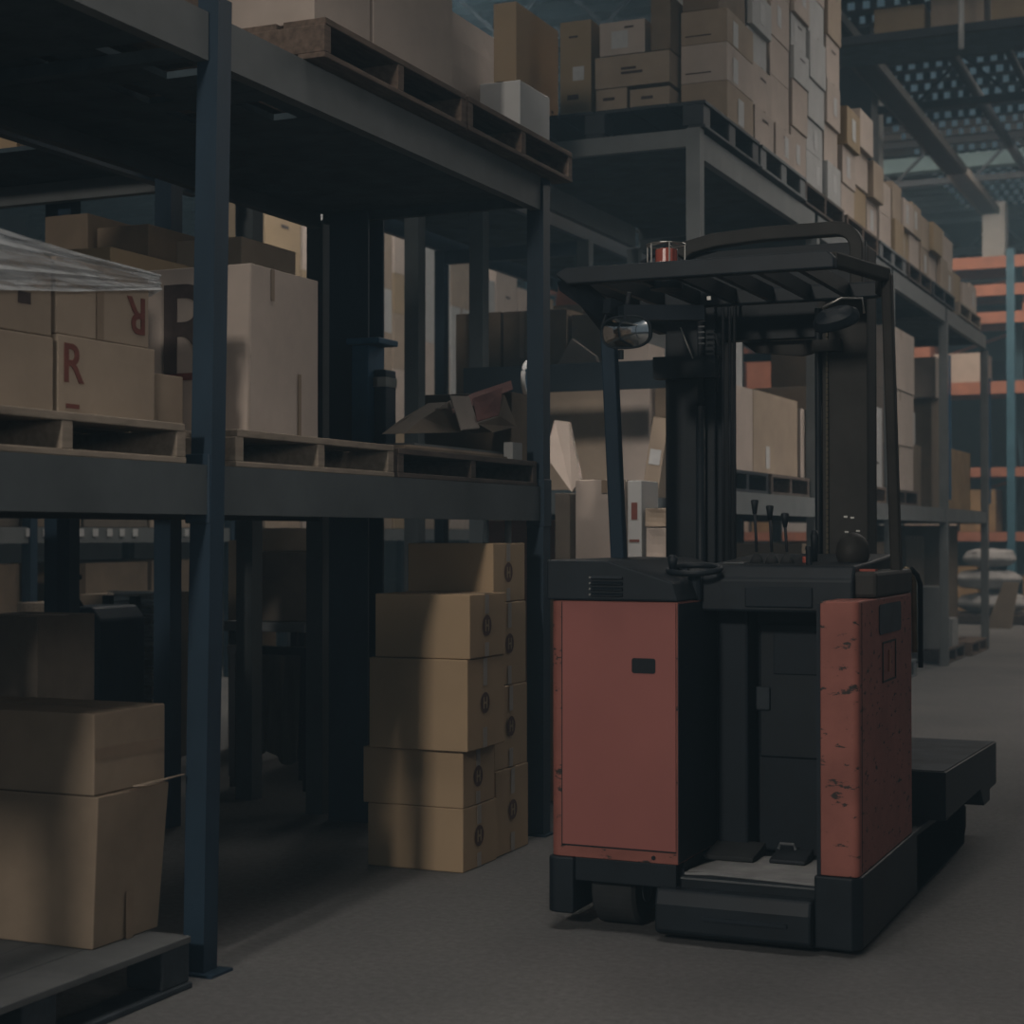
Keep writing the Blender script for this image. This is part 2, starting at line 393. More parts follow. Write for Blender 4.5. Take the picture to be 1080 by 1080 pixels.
# rear H column at the far end
mb = MB(); xc0, xc1, ycf = xof(347, 6.62), xof(388, 6.62), 6.62
mb.box(xc0, xc1, ycf, ycf+.012, 0, 2.695).box(xc0, xc1, ycf+.14, ycf+.152, 0, 2.695).box((xc0+xc1)/2-.006, (xc0+xc1)/2+.006, ycf+.012, ycf+.14, 0, 2.695)
mb.build('rear_column', M['blue'], r1, o1)
post(MB(), xof(333, 6.75), 6.78, 2.695, w=.085).build('upright_post', M['grey_steel'], r1, o1)
for x, y in ((XF, ya), (XF, yb), (XF, yz)):
    MB().box(x-.055, x+.055, y-.055, y+.055, 0, .008).build('base_plate', blue, r1, o1)
gs = M['grey_steel']
def cbeam(x, y0, y1, z0, z1, t=.045, m=gs, root=r1, org=o1):
    pts = [(x+t/2,z0),(x+t/2,z1),(x-t/2,z1),(x-t/2,z1-.012),(x+t/2-.008,z1-.012),(x+t/2-.008,z0+.012),(x-t/2,z0+.012),(x-t/2,z0)]
    return MB().prism([(p[0],p[1]) for p in pts], y0, y1, 'Y').build('shelf_beam', m, root, org)
for (a, b) in ((ya, yb), (yb, yz)):
    cbeam(XF+.004, a+.04, b-.04, 1.325, 1.468)
    cbeam(XF+.004, a+.04, b-.04, 2.635, 2.775, m=M['grey_light'])
    cbeam(-3.86, a+.04, b-.04, 1.325, 1.468)
    cbeam(-3.86, a+.04, b-.04, 2.635, 2.775)
for y in (ya, yb, yz):
    for (z0, z1) in ((1.345, 1.435), (2.66, 2.698)):
        MB().box(-3.84, XF-.035, y-.02, y+.02, z0, z1).build('cross_beam', blue if z0 < 2 else M['deck'], r1, o1)
# frame bracing
for y in (yb,):
    for k, (za, zb) in enumerate(((.15,.7),(1.5,2.05))):
        pass
holes = []
for (a, b, c, d) in ((38,72,58,82),(130,102,156,116),(203,134,218,142),(274,125,292,133),(322,121,334,126),(48,155,60,161),(150,50,200,90)):
    P = at((a+c)/2, (b+d)/2, Z=2.66)
    wx = .05 if c-a < 40 else .16
    holes.append((P.x-wx, P.x+wx, P.y-.03, P.y+.03 if c-a < 40 else P.y+.11))
deck_planks(-3.84, XF-.03, ya, yz, 2.70, 2.722, holes).build('deck_boards', M['deck'], r1, o1)
deck_planks(-3.84, XF-.03, ya, yz, 1.445, 1.466, ()).build('deck_boards', M['deck'], r1, o1)

# rack two (behind the truck) and its back-to-back partner share the row
o2 = Vector((-3.45, 14, 0))
r2 = empty('pallet_rack', o2, 'long grey pallet rack behind the truck with a high loaded top deck', 'rack', None)
P2 = [8.85, 11.5, 14.12, 16.75, 19.4]
for i, y in enumerate(P2):
    mm = M['grey_light'] if i < 2 else M['grey_light']
    post(MB(), XF, y, 3.30 if i else 3.465, w=.078).build('upright_post', mm, r2, o2)
    post(MB(), -4.09, y, 3.30, w=.085).build('upright_post', M['grey_steel'], r2, o2)
    if i >= 3:
        MB().box(XF+.04, XF+.058, y+.05, y+.08, 1.6, 3.0).build('side_channel', M['blue_bright'], r2, o2)
    MB().box(-4.05, XF-.04, y-.02, y+.02, 3.37, 3.465).build('cross_beam', M['grey_light'] if i == 0 else gs, r2, o2)
    MB().box(-4.05, XF-.04, y-.02, y+.02, 1.38, 1.5).build('cross_beam', gs, r2, o2)
for a, b in zip(P2, P2[1:]):
    for x, mm in ((XF+.004, M['grey_light']), (-4.09, gs)):
        cbeam(x, a+.042, b-.042, 3.31, 3.455, m=mm, root=r2, org=o2)
        cbeam(x, a+.042, b-.042, 1.385, 1.515, m=mm, root=r2, org=o2)
MB().box(-4.16, XF-.04, 8.79, 8.805, 2.06, 2.215).build('end_beam', M['black'], r2, o2)
deck_planks(-4.05, XF-.03, 8.85, 19.4, 3.445, 3.468, (), .3).build('deck_boards', M['deck'], r2, o2)
deck_planks(-4.05, XF-.03, 8.85, 19.4, 1.495, 1.514, (), .3).build('deck_boards', M['deck'], r2, o2)
o3 = Vector((-5.0, 12, 0))
r3 = empty('pallet_rack', o3, 'dark rack standing back to back behind the long grey rack', 'rack', None)
for y in (7.0, 8.75, 11.45, 14.12, 16.75, 19.4):
    post(MB(), -4.45, y, 3.38, w=.09).build('upright_post', gs, r3, o3)
    post(MB(), -5.6, y, 3.38, w=.08).build('upright_post', blue, r3, o3)
    MB().box(-5.56, -4.49, y-.02, y+.02, 3.28, 3.38).build('cross_beam', blue, r3, o3)
for z0, z1 in ((3.38, 3.5), (1.385, 1.5)):
    for x in (-4.45, -5.6):
        if z0 > 2: cbeam(x, 6.9, 19.4, z0, z1, m=blue, root=r3, org=o3)
        else: cbeam(x, 8.75, 19.4, z0, z1, m=blue, root=r3, org=o3)
deck_planks(-5.56, -4.49, 6.9, 19.4, 3.48, 3.5, (), .4).build('deck_boards', M['deck'], r3, o3)
deck_planks(-5.56, -4.49, 8.75, 19.4, 1.48, 1.5, (), .4).build('deck_boards', M['deck'], r3, o3)
# fourth: rack behind rack one
o4 = Vector((-5.1, 5, 0))
r4 = empty('pallet_rack', o4, 'dark blue rack seen through the near rack, at far left', 'rack', None)
for x, y in ((xof(177, 6.2), 6.2), (xof(72, 6.6), 6.6)):
    post(MB(), x, y, 2.9, w=.085 if y < 6.5 else .075).build('upright_post', blue, r4, o4)
for x, y in ((-4.42, 4.0), (-5.5, 4.0), (-4.42, 1.8), (-5.5, 1.8)):
    post(MB(), x, y, 2.9, w=.075).build('upright_post', blue, r4, o4)
MB().box(-6.2, -4.35, 6.45, 6.50, 2.83, 2.92).build('cross_beam', M['grey_light'], r4, o4)
MB().box(-6.2, -4.35, 5.0, 5.06, 2.83, 2.92).build('cross_beam', M['grey_light'], r4, o4)
MB().box(-4.45, -4.40, 1.8, 6.5, 2.80, 2.93).build('shelf_beam', blue, r4, o4)
MB().box(-4.45, -4.40, 1.8, 6.2, 1.33, 1.45).build('shelf_beam', blue, r4, o4)
deck_planks(-5.7, -4.46, 1.8, 5.0, 2.93, 2.95, (), .3).build('deck_boards', M['deck'], r4, o4)
deck_planks(-5.7, -4.46, 5.9, 6.9, 2.93, 2.95, (), .3).build('deck_boards', M['deck'], r4, o4)
deck_planks(-5.6, -4.46, 1.8, 6.2, 1.43, 1.45, (), .3).build('deck_boards', M['deck'], r4, o4)

# ------------------------------------------------------------------ bottom-left floor pallet and boxes
pallet(-3.95, -2.745, 2.75, 4.03, 0, .146, 'pal_blue', 'worn blue-grey plastic pallet on the floor at bottom left', style='plastic', boards=7, top='pal_top')
bz = .148
carton(-3.50, -2.885, 3.765, 4.07, bz, .562, 'card_low', 'large open-sided brown carton on the floor pallet at bottom left, lower of two', marks=(('tape','+x',-.02,.03,.13,'tape','bottom'),('tape','+x',-.02,.03,.09,'tape')), flare=.09)
b_ = carton(-3.46, -2.87, 3.75, 4.08, .5645, .785, 'card_low', 'flatter brown carton on top of the large carton at bottom left', marks=(('htape','+x',.5,.6,.035),('label','+x',.99,.0,.001,.001)) and (('htape','+x',.5,.95,.03),))
fl = MB(); fl.poly([(.30,.0,.004),(.30,.165,.004),(.325,.21,.012),(.328,.02,.006)], (0,0,.004)); fl.build('loose_flap', M['card'], b_)

# ------------------------------------------------------------------ mid shelf of rack one
ZS = 1.468
pallet(-3.85, XF+.02, 3.0, 4.045, ZS, .112, 'wood', 'light wooden pallet on the near shelf, left of the tall blue post', boards=7)
pallet(-3.85, XF+.02, 4.30, 5.31, ZS, .112, 'wood', 'light wooden pallet under the tall plain carton on the near shelf', boards=7)
pallet(-3.80, XF+.02, 5.34, 6.60, ZS, .105, 'wood_dark', 'dark weathered pallet under the torn red and white cartons', boards=7)
zt = ZS+.114
carton(-3.4, -2.84, 3.555, 3.985, zt, 1.787, 'card', 'carton with an upright R beneath the wrapped carton, left of the blue post', marks=(('letter','+x',-.36,.62,.145,'R','print_red'),('bar','+x',-.36,.10,.055,.012,'print_red')))
carton(-3.4, -2.84, 3.05, 3.545, zt, 1.775, 'card', 'plain carton at the left picture edge on the near shelf, bottom layer')
carton(-3.4, -2.85, 3.56, 3.97, 1.789, 1.99, 'card', 'carton with an upside-down R at its right end, under stretch film', marks=(('letter','+x',.36,.45,.145,'R','print_red',PI),('tape','+x',-.05,.03)))
carton(-3.4, -2.85, 3.05, 3.55, 1.778, 1.985, 'card', 'carton under the film at the left picture edge, second layer', marks=(('print','+x',.3,.42,.07,.05,1),))
carton(-3.6, -3.1, 3.05, 3.56, 1.99, 2.19, 'card', 'top carton of the wrapped stack at the left picture edge', marks=(('tape','+x',.47,.02),))
# stretch film draped round the upper cartons
bm = bmesh.new()
path = [(-2.832, 2.9), (-2.832, 3.3), (-2.830, 3.6), (-2.832, 3.985), (-2.87, 3.995), (-3.1, 3.995), (-3.42, 3.99)]
zs_top = [2.03, 2.02, 2.005, 1.998, 1.998, 1.998, 1.998]; zs_bot = [1.87, 1.865, 1.90, 1.955, 1.94, 1.93, 1.93]
rows = []
NS = 12
for (x, y), a, b in zip(path, zs_top, zs_bot):
    rows.append([bm.verts.new((x+rnd.uniform(0,.010), y, b+(a-b)*k/NS)) for k in range(NS+1)])
top_in = [bm.verts.new((-3.06, min(y, 3.9), z+dz)) for ((x, y), z), dz in zip(list(zip(path, zs_top))[:4], (.16,.14,.06,.004))]
for A, B in zip(rows, rows[1:]):
    for k in range(NS): bm.faces.new([A[k], A[k+1], B[k+1], B[k]])
for i in range(3): bm.faces.new([rows[i][NS], top_in[i], top_in[i+1], rows[i+1][NS]])
me = bpy.data.meshes.new('stretch_film'); bm.to_mesh(me); bm.free(); me.materials.append(M['film'])
fo = bpy.data.objects.new('stretch_film', me); C.objects.link(fo); fo.modifiers.new('s','SOLIDIFY').thickness = .001
tag(fo, 'clear crinkled stretch film wrapped round the cartons at upper left', 'stretch film')

carton(-3.45, -2.845, 4.483, 4.90, zt, 2.105, 'card_pale', 'tall pale carton beside the blue post, big dark R on its shaded side', marks=(('tape','+x',.2,.02,.2,'tape','bottom'),('tape','+x',-.2,.02,.1,'tape'),('letter','-y',.125,.60,.40,'R','print_dark'),('bar','-y',.11,.345,.24,.022,'print_red')))
carton(-3.80, -3.08, 4.10, 4.47, zt, 1.76, 'card', 'low carton in front of the big dark R, half behind the blue post')
carton(-3.81, -3.475, 4.62, 5.22, zt, 2.22, 'card_yel2', 'taller yellow-brown carton behind the plain pale carton', marks=(('label','-y',-.1,.9,.12,.1),('print','-y',.2,.8,.12,.02,1)))
# flat carton above the rear cross beam at far upper left
carton(xof(18,5.95), xof(128,5.95), 5.95, 6.3, 2.951, 3.08, 'wood_mid', 'flat reddish brown crate lying on the rear deck at far upper left', name='wooden_crate', cat='crate', tape=False)
carton(xof(-40,5.95), xof(16,5.95), 5.95, 6.3, 2.951, 3.12, 'card_yel', 'yellow carton at the left picture edge on the rear deck at far upper left')
# items behind upper left
carton(-3.80, -3.5, 5.45, 5.85, ZS+.107, zY(210, 252, 5.45), 'card', 'light brown carton on the dark pallet, seen in the gap left of the blue post')
for i, (a, b, t, bt, m_) in enumerate(((45, 100, 228, 300, 'card_brown'), (100, 165, 240, 320, 'card_brown'))):
    Y0 = 5.6+i*.02
    carton(xof(a, Y0), xof(b, Y0)-.04, Y0, Y0+.4, 1.452, zY(a, t, Y0), m_, ['brown','dark brown','light brown'][i]+' tall carton on the rear shelf seen over the wrapped stack, '+['leftmost','middle','rightmost']
[i]+' of two', marks=(('print','-y',.2,.85,.1,.02,1),) if i else (), group='cartons on the shelf behind the near rack')
carton(-6.1, -5.65, 5.1, 5.45, 2.951, 3.2, 'card_yel', 'yellow carton edge under the deck at the far upper left') if False else None
carton(xof(-30, 7.4), xof(20, 7.4), 7.4, 7.8, 3.5015 if False else 2.951, 3.20, 'card_yel', 'yellow carton high on the far left rear rack') if False else None

# torn cartons on dark pallet
zd = ZS+.107
t0 = Vector((XF-.3, 6.0, zd))
tc_ = empty('torn_carton', t0, 'torn carton with red and white print lying open on the dark pallet', 'box')
P = lambda px, py, X: at(px, py, X=X)
MB().poly([P(447,447,-3.02), P(500,427,-3.03), P(541,410,-3.05), P(539,401,-3.09), P(500,414,-3.10), P(449,438,-3.10)], (-.004,.002,-.004)).build('red_panel', M['red_print_'], tc_, t0)
MB().poly([P(458,432,-2.98), P(474,423,-3.0), P(493,424,-3.0), P(474,432,-2.98)], (.004,0,.004)).build('white_flap', M['card_pale'], tc_, t0)
MB().poly([P(474,418,-2.93), P(494,419,-2.95), P(505,452,-2.88), P(486,454,-2.88)], (.004,-.002,.004)).build('white_flap', M['card_pale'], tc_, t0)
MB().poly([P(426,457,-2.93), P(446,441,-2.98), P(474,424,-2.99), P(486,456,-2.91)], (-.10,.01,0)).build('grey_side', M['card_brown'], tc_, t0)
MB().poly([P(498,421,-2.96), P(530,409,-2.97), P(526,438,-2.9), P(503,445,-2.88)], (.003,-.003,.003)).build('red_panel', M['red_print_'], tc_, t0)
MB().poly([P(504,447,-2.88), P(527,439,-2.89), P(532,416,-2.94), P(545,450,-2.9), P(520,456,-2.87)], (-.10,.02,0)).build('brown_side', M['card_brown'], tc_, t0)
carton(-3.5, -3.06, yof(540, -3.06), yof(562, -3.06)+.1, zd, zX(550, 415, -3.06), 'card_brown', 'plain brown carton behind the torn red and white one, beside the far blue post')
s0 = Vector((XF-.1, 5.9, zd))
pl = empty('cardboard_sheets', s0, 'flattened grey cardboard sheets lying on the dark pallet', 'cardboard')
y0_, y1_ = yof(425, -2.83), yof(560, -2.83)
for k in range(3):
    MB().box(-3.42+k*.05, -2.825-.02*k, y0_+.08*k, y1_-.12-.05*k, zd+.001+k*.011, zd+.010+k*.011).build('sheet', M[('card_brown','card','pal_grey')[k]], pl, s0)
tag(MB().box(-2.84, -2.80, yof(536,-2.82), yof(546,-2.82), zd+.001, zd+.07).build('wood_offcut', M['white'], org=(-2.82,yof(541,-2.82),zd)), 'small pale wooden offcut on the front edge of the dark pallet', 'wood')
# white curved hoop
c_ = at(561, 401, X=-3.12)
pts = [(c_.x, c_.y+.085*math.cos(a)-.02, c_.z+.085*math.sin(a)) for a in [i*2*PI/32 for i in range(32)]]
hp = tag(MB().tube(pts, .012, 8, closed=True).build('hoop', M['label'], org=c_, smooth=True), 'white round hoop with blue middle resting on the brown carton, half behind the far post', 'hoop')
bmq = MB(); bmq.tube([(c_.x-.012, c_.y-.02, c_.z), (c_.x+.002, c_.y-.02, c_.z)], .082, 24).build('blue_disc', M['blue_bright'], hp, c_)
# blue fitting beside the column
bx0, bx1 = xof(388, 6.60), xof(420, 6.60)
f0 = Vector(((bx0+bx1)/2, 6.6, zY(400,458,6.6)))
ft = empty('blue_crate', (f0.x, f0.y, ZS), 'bright blue boxy fitting with overhanging lid beside the dark column', 'crate')
f0 = Vector((f0.x, f0.y, ZS+.107)); ft.location = f0
zl = zY(400, 362, 6.6)
MB().box(bx0, bx0+(bx1-bx0)*.55, 6.45, 6.6, ZS+.108, zl-.02).build('body', M['blue_bright'], ft, f0, bevel=.006)
MB().box(bx0-.01, bx1, 6.42, 6.6, zl-.02, zl+.006).build('lid', M['blue_bright'], ft, f0, bevel=.004)
MB().box(bx0+(bx1-bx0)*.55, bx1-.01, 6.5, 6.6, ZS+.108, zY(400,392,6.6)).build('side_bin', M['blue'], ft, f0, bevel=.006)
MB().box(bx0+(bx1-bx0)*.52, bx1-.006, 6.494, 6.6, zY(400,410,6.6), zY(400,400,6.6)).build('silver_band', M['chrome'], ft, f0)

# ------------------------------------------------------------------ H cartons on the floor
G = 'cartons with a round H logo stacked on the floor'
xh0, xh1 = -3.143, -2.733
def hbox(dx0, dx1, y0, y1, z0, z1, lab, v=.42, u=-.05):
    h = z1-z0
    carton(dx0, dx1, y0, y1, z0, z1, 'card_yel', lab, G, marks=(('tape','+x',u,.035,h*.30,'tape_clear'),('tape','+x',u,.035,h*.22,'tape_clear','bottom'),('logo','+x',u,v,.040)), bulge=.002)
hbox(xh0, xh1, 5.776, 6.09, 0.001, .24, 'bottom carton with round H logo in the front stack, standing on the floor', .5)
hbox(xh0-.02, xh1, 5.776, 6.07, .241, .455, 'second carton up in the front H-logo stack, under the overhanging deep one', .5)
hbox(xh0+.025, xh1+.035, 5.74, 6.085, .458, .80, 'deepest carton of the front H-logo stack, third from the floor', .5)
hbox(xh0+.045, xh1+.04, 5.75, 6.085, .802, 1.042, 'top carton of the front H-logo stack', .5)
hbox(xh0+.0, -2.745, 6.10, 6.43, 0.001, .336, 'bottom carton of the rear H-logo stack, beside the far blue post', .5, 0)
hbox(xh0+.0, -2.75, 6.10, 6.43, .338, .664, 'second carton up in the rear H-logo stack', .5, -.02)
hbox(xh0+.0, -2.755, 6.10, 6.43, .666, .996, 'third carton up in the rear H-logo stack', .5, -.03)
hbox(xh0-.0, -2.76, 6.11, 6.43, .999, 1.232, 'topmost carton of the rear H-logo stack, highest of all H boxes', .5, -.05)
# thin white pipe behind it
px_ = at(538, 600, Y=6.52)
tag(MB().tube([(px_.x, 6.5, .001), (px_.x, 6.5, 1.325)], .014, 10).build('pipe', M['white'], org=(px_.x,6.5,0), smooth=True), 'thin white upright pipe behind the H-logo stacks', 'pipe')

# ------------------------------------------------------------------ top deck of rack one
ZT = 2.777
pallet(-3.8, -2.70, 4.68, 5.735, ZT, .128, 'wood_mid', 'reddish brown pallet on the near top deck, nearer one with the pale cartons', boards=7)
pallet(-3.8, -2.70, 5.75, 6.80, ZT, .128, 'wood_mid', 'reddish brown pallet on the near top deck, overhanging past the far blue post', boards=7)
zq = ZT+.131
carton(-3.3, -2.76, 4.72, 5.10, zq, 3.5, 'card_pale', 'pale carton at the near end of the near top deck')
carton(-3.3, -2.76, 5.115, 5.745, zq, 3.5, 'card_pale', 'widest pale carton on the near top deck, cut by the picture top')
carton(-3.2, -2.93, 5.77, 6.5, zq, zX(520,37,-2.93), 'card_pale', 'rounded light brown carton in the middle of the near top deck', bulge=.02)
carton(-2.90, -2.715, yof(549,-2.715), yof(581,-2.715), zq, zX(565,92,-2.715), 'white_card', 'small white carton at the far end of the near top deck')
carton(-3.75, -3.22, 5.80, 6.3, zq, 3.9, 'card_yel2', 'yellow-brown carton behind the rounded carton, cut by the picture top')
carton(-3.75, -3.15, 3.2, 4.2, 2.7775, 3.1, 'card_yel', 'yellow carton on the near top deck seen through the deck gaps, nearest') 
carton(-3.75, -3.1, 4.22, 4.62, 2.7775, 3.15, 'wood_mid', 'brown crate on the near top deck beside the pallet end', name='wooden_crate', cat='crate', tape=False)

# ------------------------------------------------------------------ cartons piled between the racks, behind the truck cabinet
XL, XR = xof(584, 7.6), xof(706, 7.6)
carton(XL, XR, 7.5, 8.1, .001, .57, 'card_brown', 'large brown carton on the floor hidden behind the truck, base of the pile')
carton(XL, XR, 7.5, 8.1, .573, 1.14, 'card_brown', 'large brown carton second from floor in the pile behind the truck')
zb = 1.143
Yp = 7.56
carton(xof(606,Yp), xof(659,Yp), Yp, Yp+.28, zb, zY(632,506,Yp), 'card_pale', 'light brown carton with lifted top flap standing left of the truck guard post', marks=(('tape','-y',.1,.03,.06,'tape'),))  # paler card makes up for the weak light on this pile
carton(xof(661,Yp), xof(677,Yp), Yp, Yp+.25, zb, zY(665,507,Yp), 'white_card', 'narrow whitish carton with faint red print right of the guard post', rz=0, marks=(('bar','-y',0,.25,.05,.012,'print_red'),('bar','-y',0,.62,.03,.08,'print_red')))
carton(xof(679,Yp), xof(703,Yp), Yp+.02, Yp+.25, zb, zY(690,557,Yp), 'card_pale', 'small crumpled pale carton near the mast, lower of two', bulge=.015)
carton(xof(678,Yp), xof(703,Yp), Yp+.02, Yp+.24, zY(690,556,Yp)+.001, zY(690,536,Yp), 'card', 'small flat carton near the mast, upper of two', bulge=.01)
carton(xof(586,Yp+.05), xof(603,Yp+.05), Yp+.03, Yp+.3, zb, zY(595,520,Yp), 'card_dark', 'dark narrow carton beside the far blue post behind the truck')
# on the middle shelf of rack two
Z2 = 1.5155
Yq = 8.98
carton(xof(560,Yq), xof(642,Yq), Yq, Yq+.4, Z2, 2.19, 'card', 'big brown carton on the rack end shelf, behind the dark end beam at left')  # this and the next use paler card to offset the dim shelf end
carton(xof(648,Yq), xof(685,Yq), Yq, Yq+.4, Z2, 2.19, 'card_pale', 'upright light brown carton on the rack end shelf next to the mast')
carton(xof(687,Yq), xof(705,Yq), Yq+.05, Yq+.4, Z2, 2.12, 'card_brown', 'narrow brown carton on the rack end shelf tight against the mast')
tq = carton(xof(682,8.55), xof(700,8.55), 8.45, 8.7, zY(690,530,8.55)+.03, zY(690,447,8.55)+.03, 'card', 'tilted carton leaning beside the mast behind the truck', tilt=(0,.16), marks=(('label','-y',.0,.5,.06,.08),))
pp = [at(585,443,Y=8.4), at(600,445,Y=8.4), at(612,505,Y=8.3), at(603,519,Y=8.3), at(575,480,Y=8.3)]
tag(MB().poly(pp, (0,.03,0)).build('cardboard_sheet', M['card_pale'], org=pp[3]), 'pale sheet of cardboard leaning beside the far blue post', 'cardboard')
pp = [at(587,386,Y=9.8), at(603,357,Y=9.8), at(628,375,Y=9.8), at(632,386,Y=9.8)]
Yr = 10.0
carton(xof(480,Yr), xof(528,Yr), Yr, Yr+.5, Z2, zY(500,330,Yr), 'card_brown', 'dark brown carton high behind the end beam, leftmost of three')
carton(xof(530,Yr), xof(598,Yr), Yr, Yr+.5, Z2, zY(560,327,Yr), 'card_brown', 'dark brown carton high behind the end beam, middle of three', marks=(('tape','-y',-.2,.03,.3,'tape'),))
carton(xof(601,Yr), xof(665,Yr), Yr+.02, Yr+.5, Z2, zY(630,330,Yr), 'card_brown', 'dark brown carton behind the end beam, rightmost of three beside the mirror')
tag(MB().poly([Vector((p.x,p.y,p.z)) for p in pp], (0,.04,0)).build('cardboard_sheet', M['card_pale'], org=pp[0]), 'folded triangular cardboard piece above the end beam left of the mirror', 'cardboard')
carton(xof(650,Yq), xof(684,Yq), Yq, Yq+.3, 2.192, 2.33, 'card_pale', 'pale flat carton beside the round mirror, just above the end beam')
tag(MB().prism([(xof(586,11),2.86),(xof(613,11),2.86),(xof(613,11),2.95),(xof(590,11),3.02)], 11, 11.3, 'Y').build('orange_cover', M['orange'], org=(-4.2,11,2.86)), 'small orange cover on top of the brown cartons beside the far post', 'cover')
carton(xof(584,11), xof(616,11), 10.98, 11.4, Z2, 2.859, 'card_brown', 'brown carton carrying the small orange cover') 

# ------------------------------------------------------------------ rack two middle shelf, aisle side
GM = 'goods on the middle shelf behind the truck'
pallet(-4.0, XF-.02, 8.95, 10.05, Z2, .0001, 'wood', 'x') if False else None
def aisle(pxl, pxr, pyt, z0, m, lab, X=-2.85, depth=.5, marks=(), group=None, bulge=.004):
    y0, y1 = yof(pxl, X), yof(pxr, X)
    z1 = zX((pxl+pxr)/2, pyt, X)
    return carton(X-depth, X, y0, y1, z0, z1, m, lab, group, marks, bulge=bulge)
pal_y = []
for i, (a, b, mm, lab) in enumerate(((9.43,10.35,'pal_black','black pallet on the middle shelf just right of the mast'), (10.42,11.40,'wood_dark','dark wooden pallet on the middle shelf behind the levers'), (11.62,12.75,'wood_dark','dark wooden pallet behind the right mast column'), (12.82,14.0,'wood_mid','brown pallet on the middle shelf right of the mast'), (14.25,15.4,'wood_dark','dark pallet on the middle shelf past the guard post'))):
    pallet(-3.38 if i < 2 else -3.95, XF+.0, a, b, Z2, .13, mm, lab, boards=6)
zm = Z2+.133
y_ = yof(795,-2.85)
carton(-3.36, -2.85, 9.45, y_-.005, zm, zX(775,405,-2.85), 'card_pale', 'large pinkish pale carton behind the mast hoses, lower of two')
carton(-3.35, -2.90, yof(752,-2.9), yof(784,-2.9), zX(775,405,-2.85)+.001, zX(775,347,-2.85), 'white_card', 'pale rounded carton behind the mast hoses, upper of two', bulge=.02)
carton(-3.36, -2.85, y_, yof(842,-2.85), zm, zX(820,417,-2.85), 'card', 'brown-sided carton behind the control levers', marks=(('label','+x',-.2,.2,.09,.14),))
carton(-3.3, -2.85, yof(845,-2.85), yof(858,-2.85), zm, zX(850,432,-2.85), 'card_pale', 'narrow pale carton left of the thin grey post')
carton(-3.95, -3.42, 10.55, 11.42, Z2, zX(820,352,-3.42), 'card_brown', 'big brown carton at the back of the shelf, behind the levers', marks=(('tape','+x',.2,.04),))
carton(-3.3, -2.84, 11.74, 12.2, zm, 2.3, 'card', 'brown carton mostly behind the right mast column')
carton(-3.3, -2.84, 12.25, 12.75, zm, 2.9, 'card_brown', 'tall brown carton above the white wrapped pack, seen right of the mast', marks=(('print','+x',.1,.75,.15,.12,2),))
zz = zX(925,425,-2.84)
aisle(914, 931, 428, zm, 'white_card', 'white wrapped pack on the brown pallet between mast and guard post', X=-2.83, marks=(('print','+x',.2,.3,.2,.03,1),))
ys0, ys1 = yof(936,-2.84)+.1, yof(974,-2.84)
for i, (za, zb_) in enumerate(((zm, 2.03), (2.032, 2.5), (2.502, 3.02))):
    if i == 0: pass
    carton(-3.4, -2.84+.01*i, ys0, min(ys1, 15.4)-.02*i, za, zb_, 'card_pale', ['bottom','middle','top'][i]+' pale carton of the tall stack right of the guard post', marks=(('tape','+x',-.1,.03,.08),))
carton(-3.5, -2.95, 15.5, 16.4, Z2, 2.1, 'card_brown', 'brown carton on the middle shelf left of the first blue edged post')
carton(-3.5, -2.95, 15.45, 16.1, 2.102, 2.4, 'white_card', 'white pack on the brown carton by the first blue edged post')
carton(-3.5, -2.95, 16.95, 17.7, Z2+.0, 2.6, 'card_brown', 'brown carton on the last bay of the middle shelf, left one')
carton(-3.6, -2.92, 17.75, 19.2, Z2, 2.15, 'amber_goods', 'wide amber carton on the last bay of the middle shelf')
carton(-3.4, -2.9, 16.9, 17.25, 2.602, 3.0, 'card_pale', 'pale carton on top in the last bay of the middle shelf')
# floor level of rack two
pallet(-3.95, -2.83, 14.3, 15.5, .0, .15, 'pal_grey', 'grey plastic pallet on the floor under the long rack', style='plastic')
pallet(-3.95, -2.80, 16.9, 18.0, .0, .14, 'wood_dark', 'dark wooden pallet on the floor with white boards standing on it')
pallet(-3.95, -2.75, 18.15, 19.2, .0, .14, 'wood_mid', 'brown wooden pallet on the floor at the far end of the long rack')
carton(-3.9, -3.0, 14.35, 15.45, .1525, 1.2, 'card_brown', 'big brown carton on the grey floor pallet')
carton(-3.9, -3.05, 18.2, 19.15, .1425, 1.36, 'card_brown', 'big brown carton at the far end of the long rack, floor level')
carton(-3.9, -3.2, 16.95, 17.95, .1425, 1.25, 'card_brown', 'brown carton behind the white boards on the floor')
tag(MB().box(-3.15,-2.86,17.0,17.35,.1425,.75).build('white_board', M['white'], org=(-3,17.2,.14)), 'tall white board pack standing on the floor pallet', 'board pack')
tag(MB().box(-3.15,-2.83,17.4,17.75,.1425,.42).build('white_board', M['white'], org=(-3,17.6,.14)), 'short white board pack beside the tall one', 'board pack')
carton(-2.99, -2.86, 14.4, 14.55, .1525, .9, 'white_card', 'narrow white upright pack on the grey floor pallet')
for i in range(4):
    carton(-3.9, -3.0, 9.2+i*1.22, 10.3+i*1.22, .001, 1.05, 'card_brown' if i % 2 else 'amber_goods', 'large brown floor carton under the long rack behind the truck, %s from near end' % ORD[i], group='big floor cartons hidden behind the truck') if i in (0,1) else None
carton(-3.9, -3.0, 12.0, 12.9, .001, 1.2, 'card_brown', 'large carton on the floor behind the right cabinet of the truck')
tag(MB().box(-5.4,-4.6,11.6,12.1,.001,1.5-.13).build('orange_bin', M['orange'], org=(-5,11.8,0)), 'orange bin seen below the shelf behind the levers', 'bin')
tag(MB().box(-5.5,-4.75,13.2,13.7,.001,1.33).build('orange_bin', M['orange'], org=(-5,13.4,0)), 'orange bin seen below the shelf left of the thin grey post', 'bin')

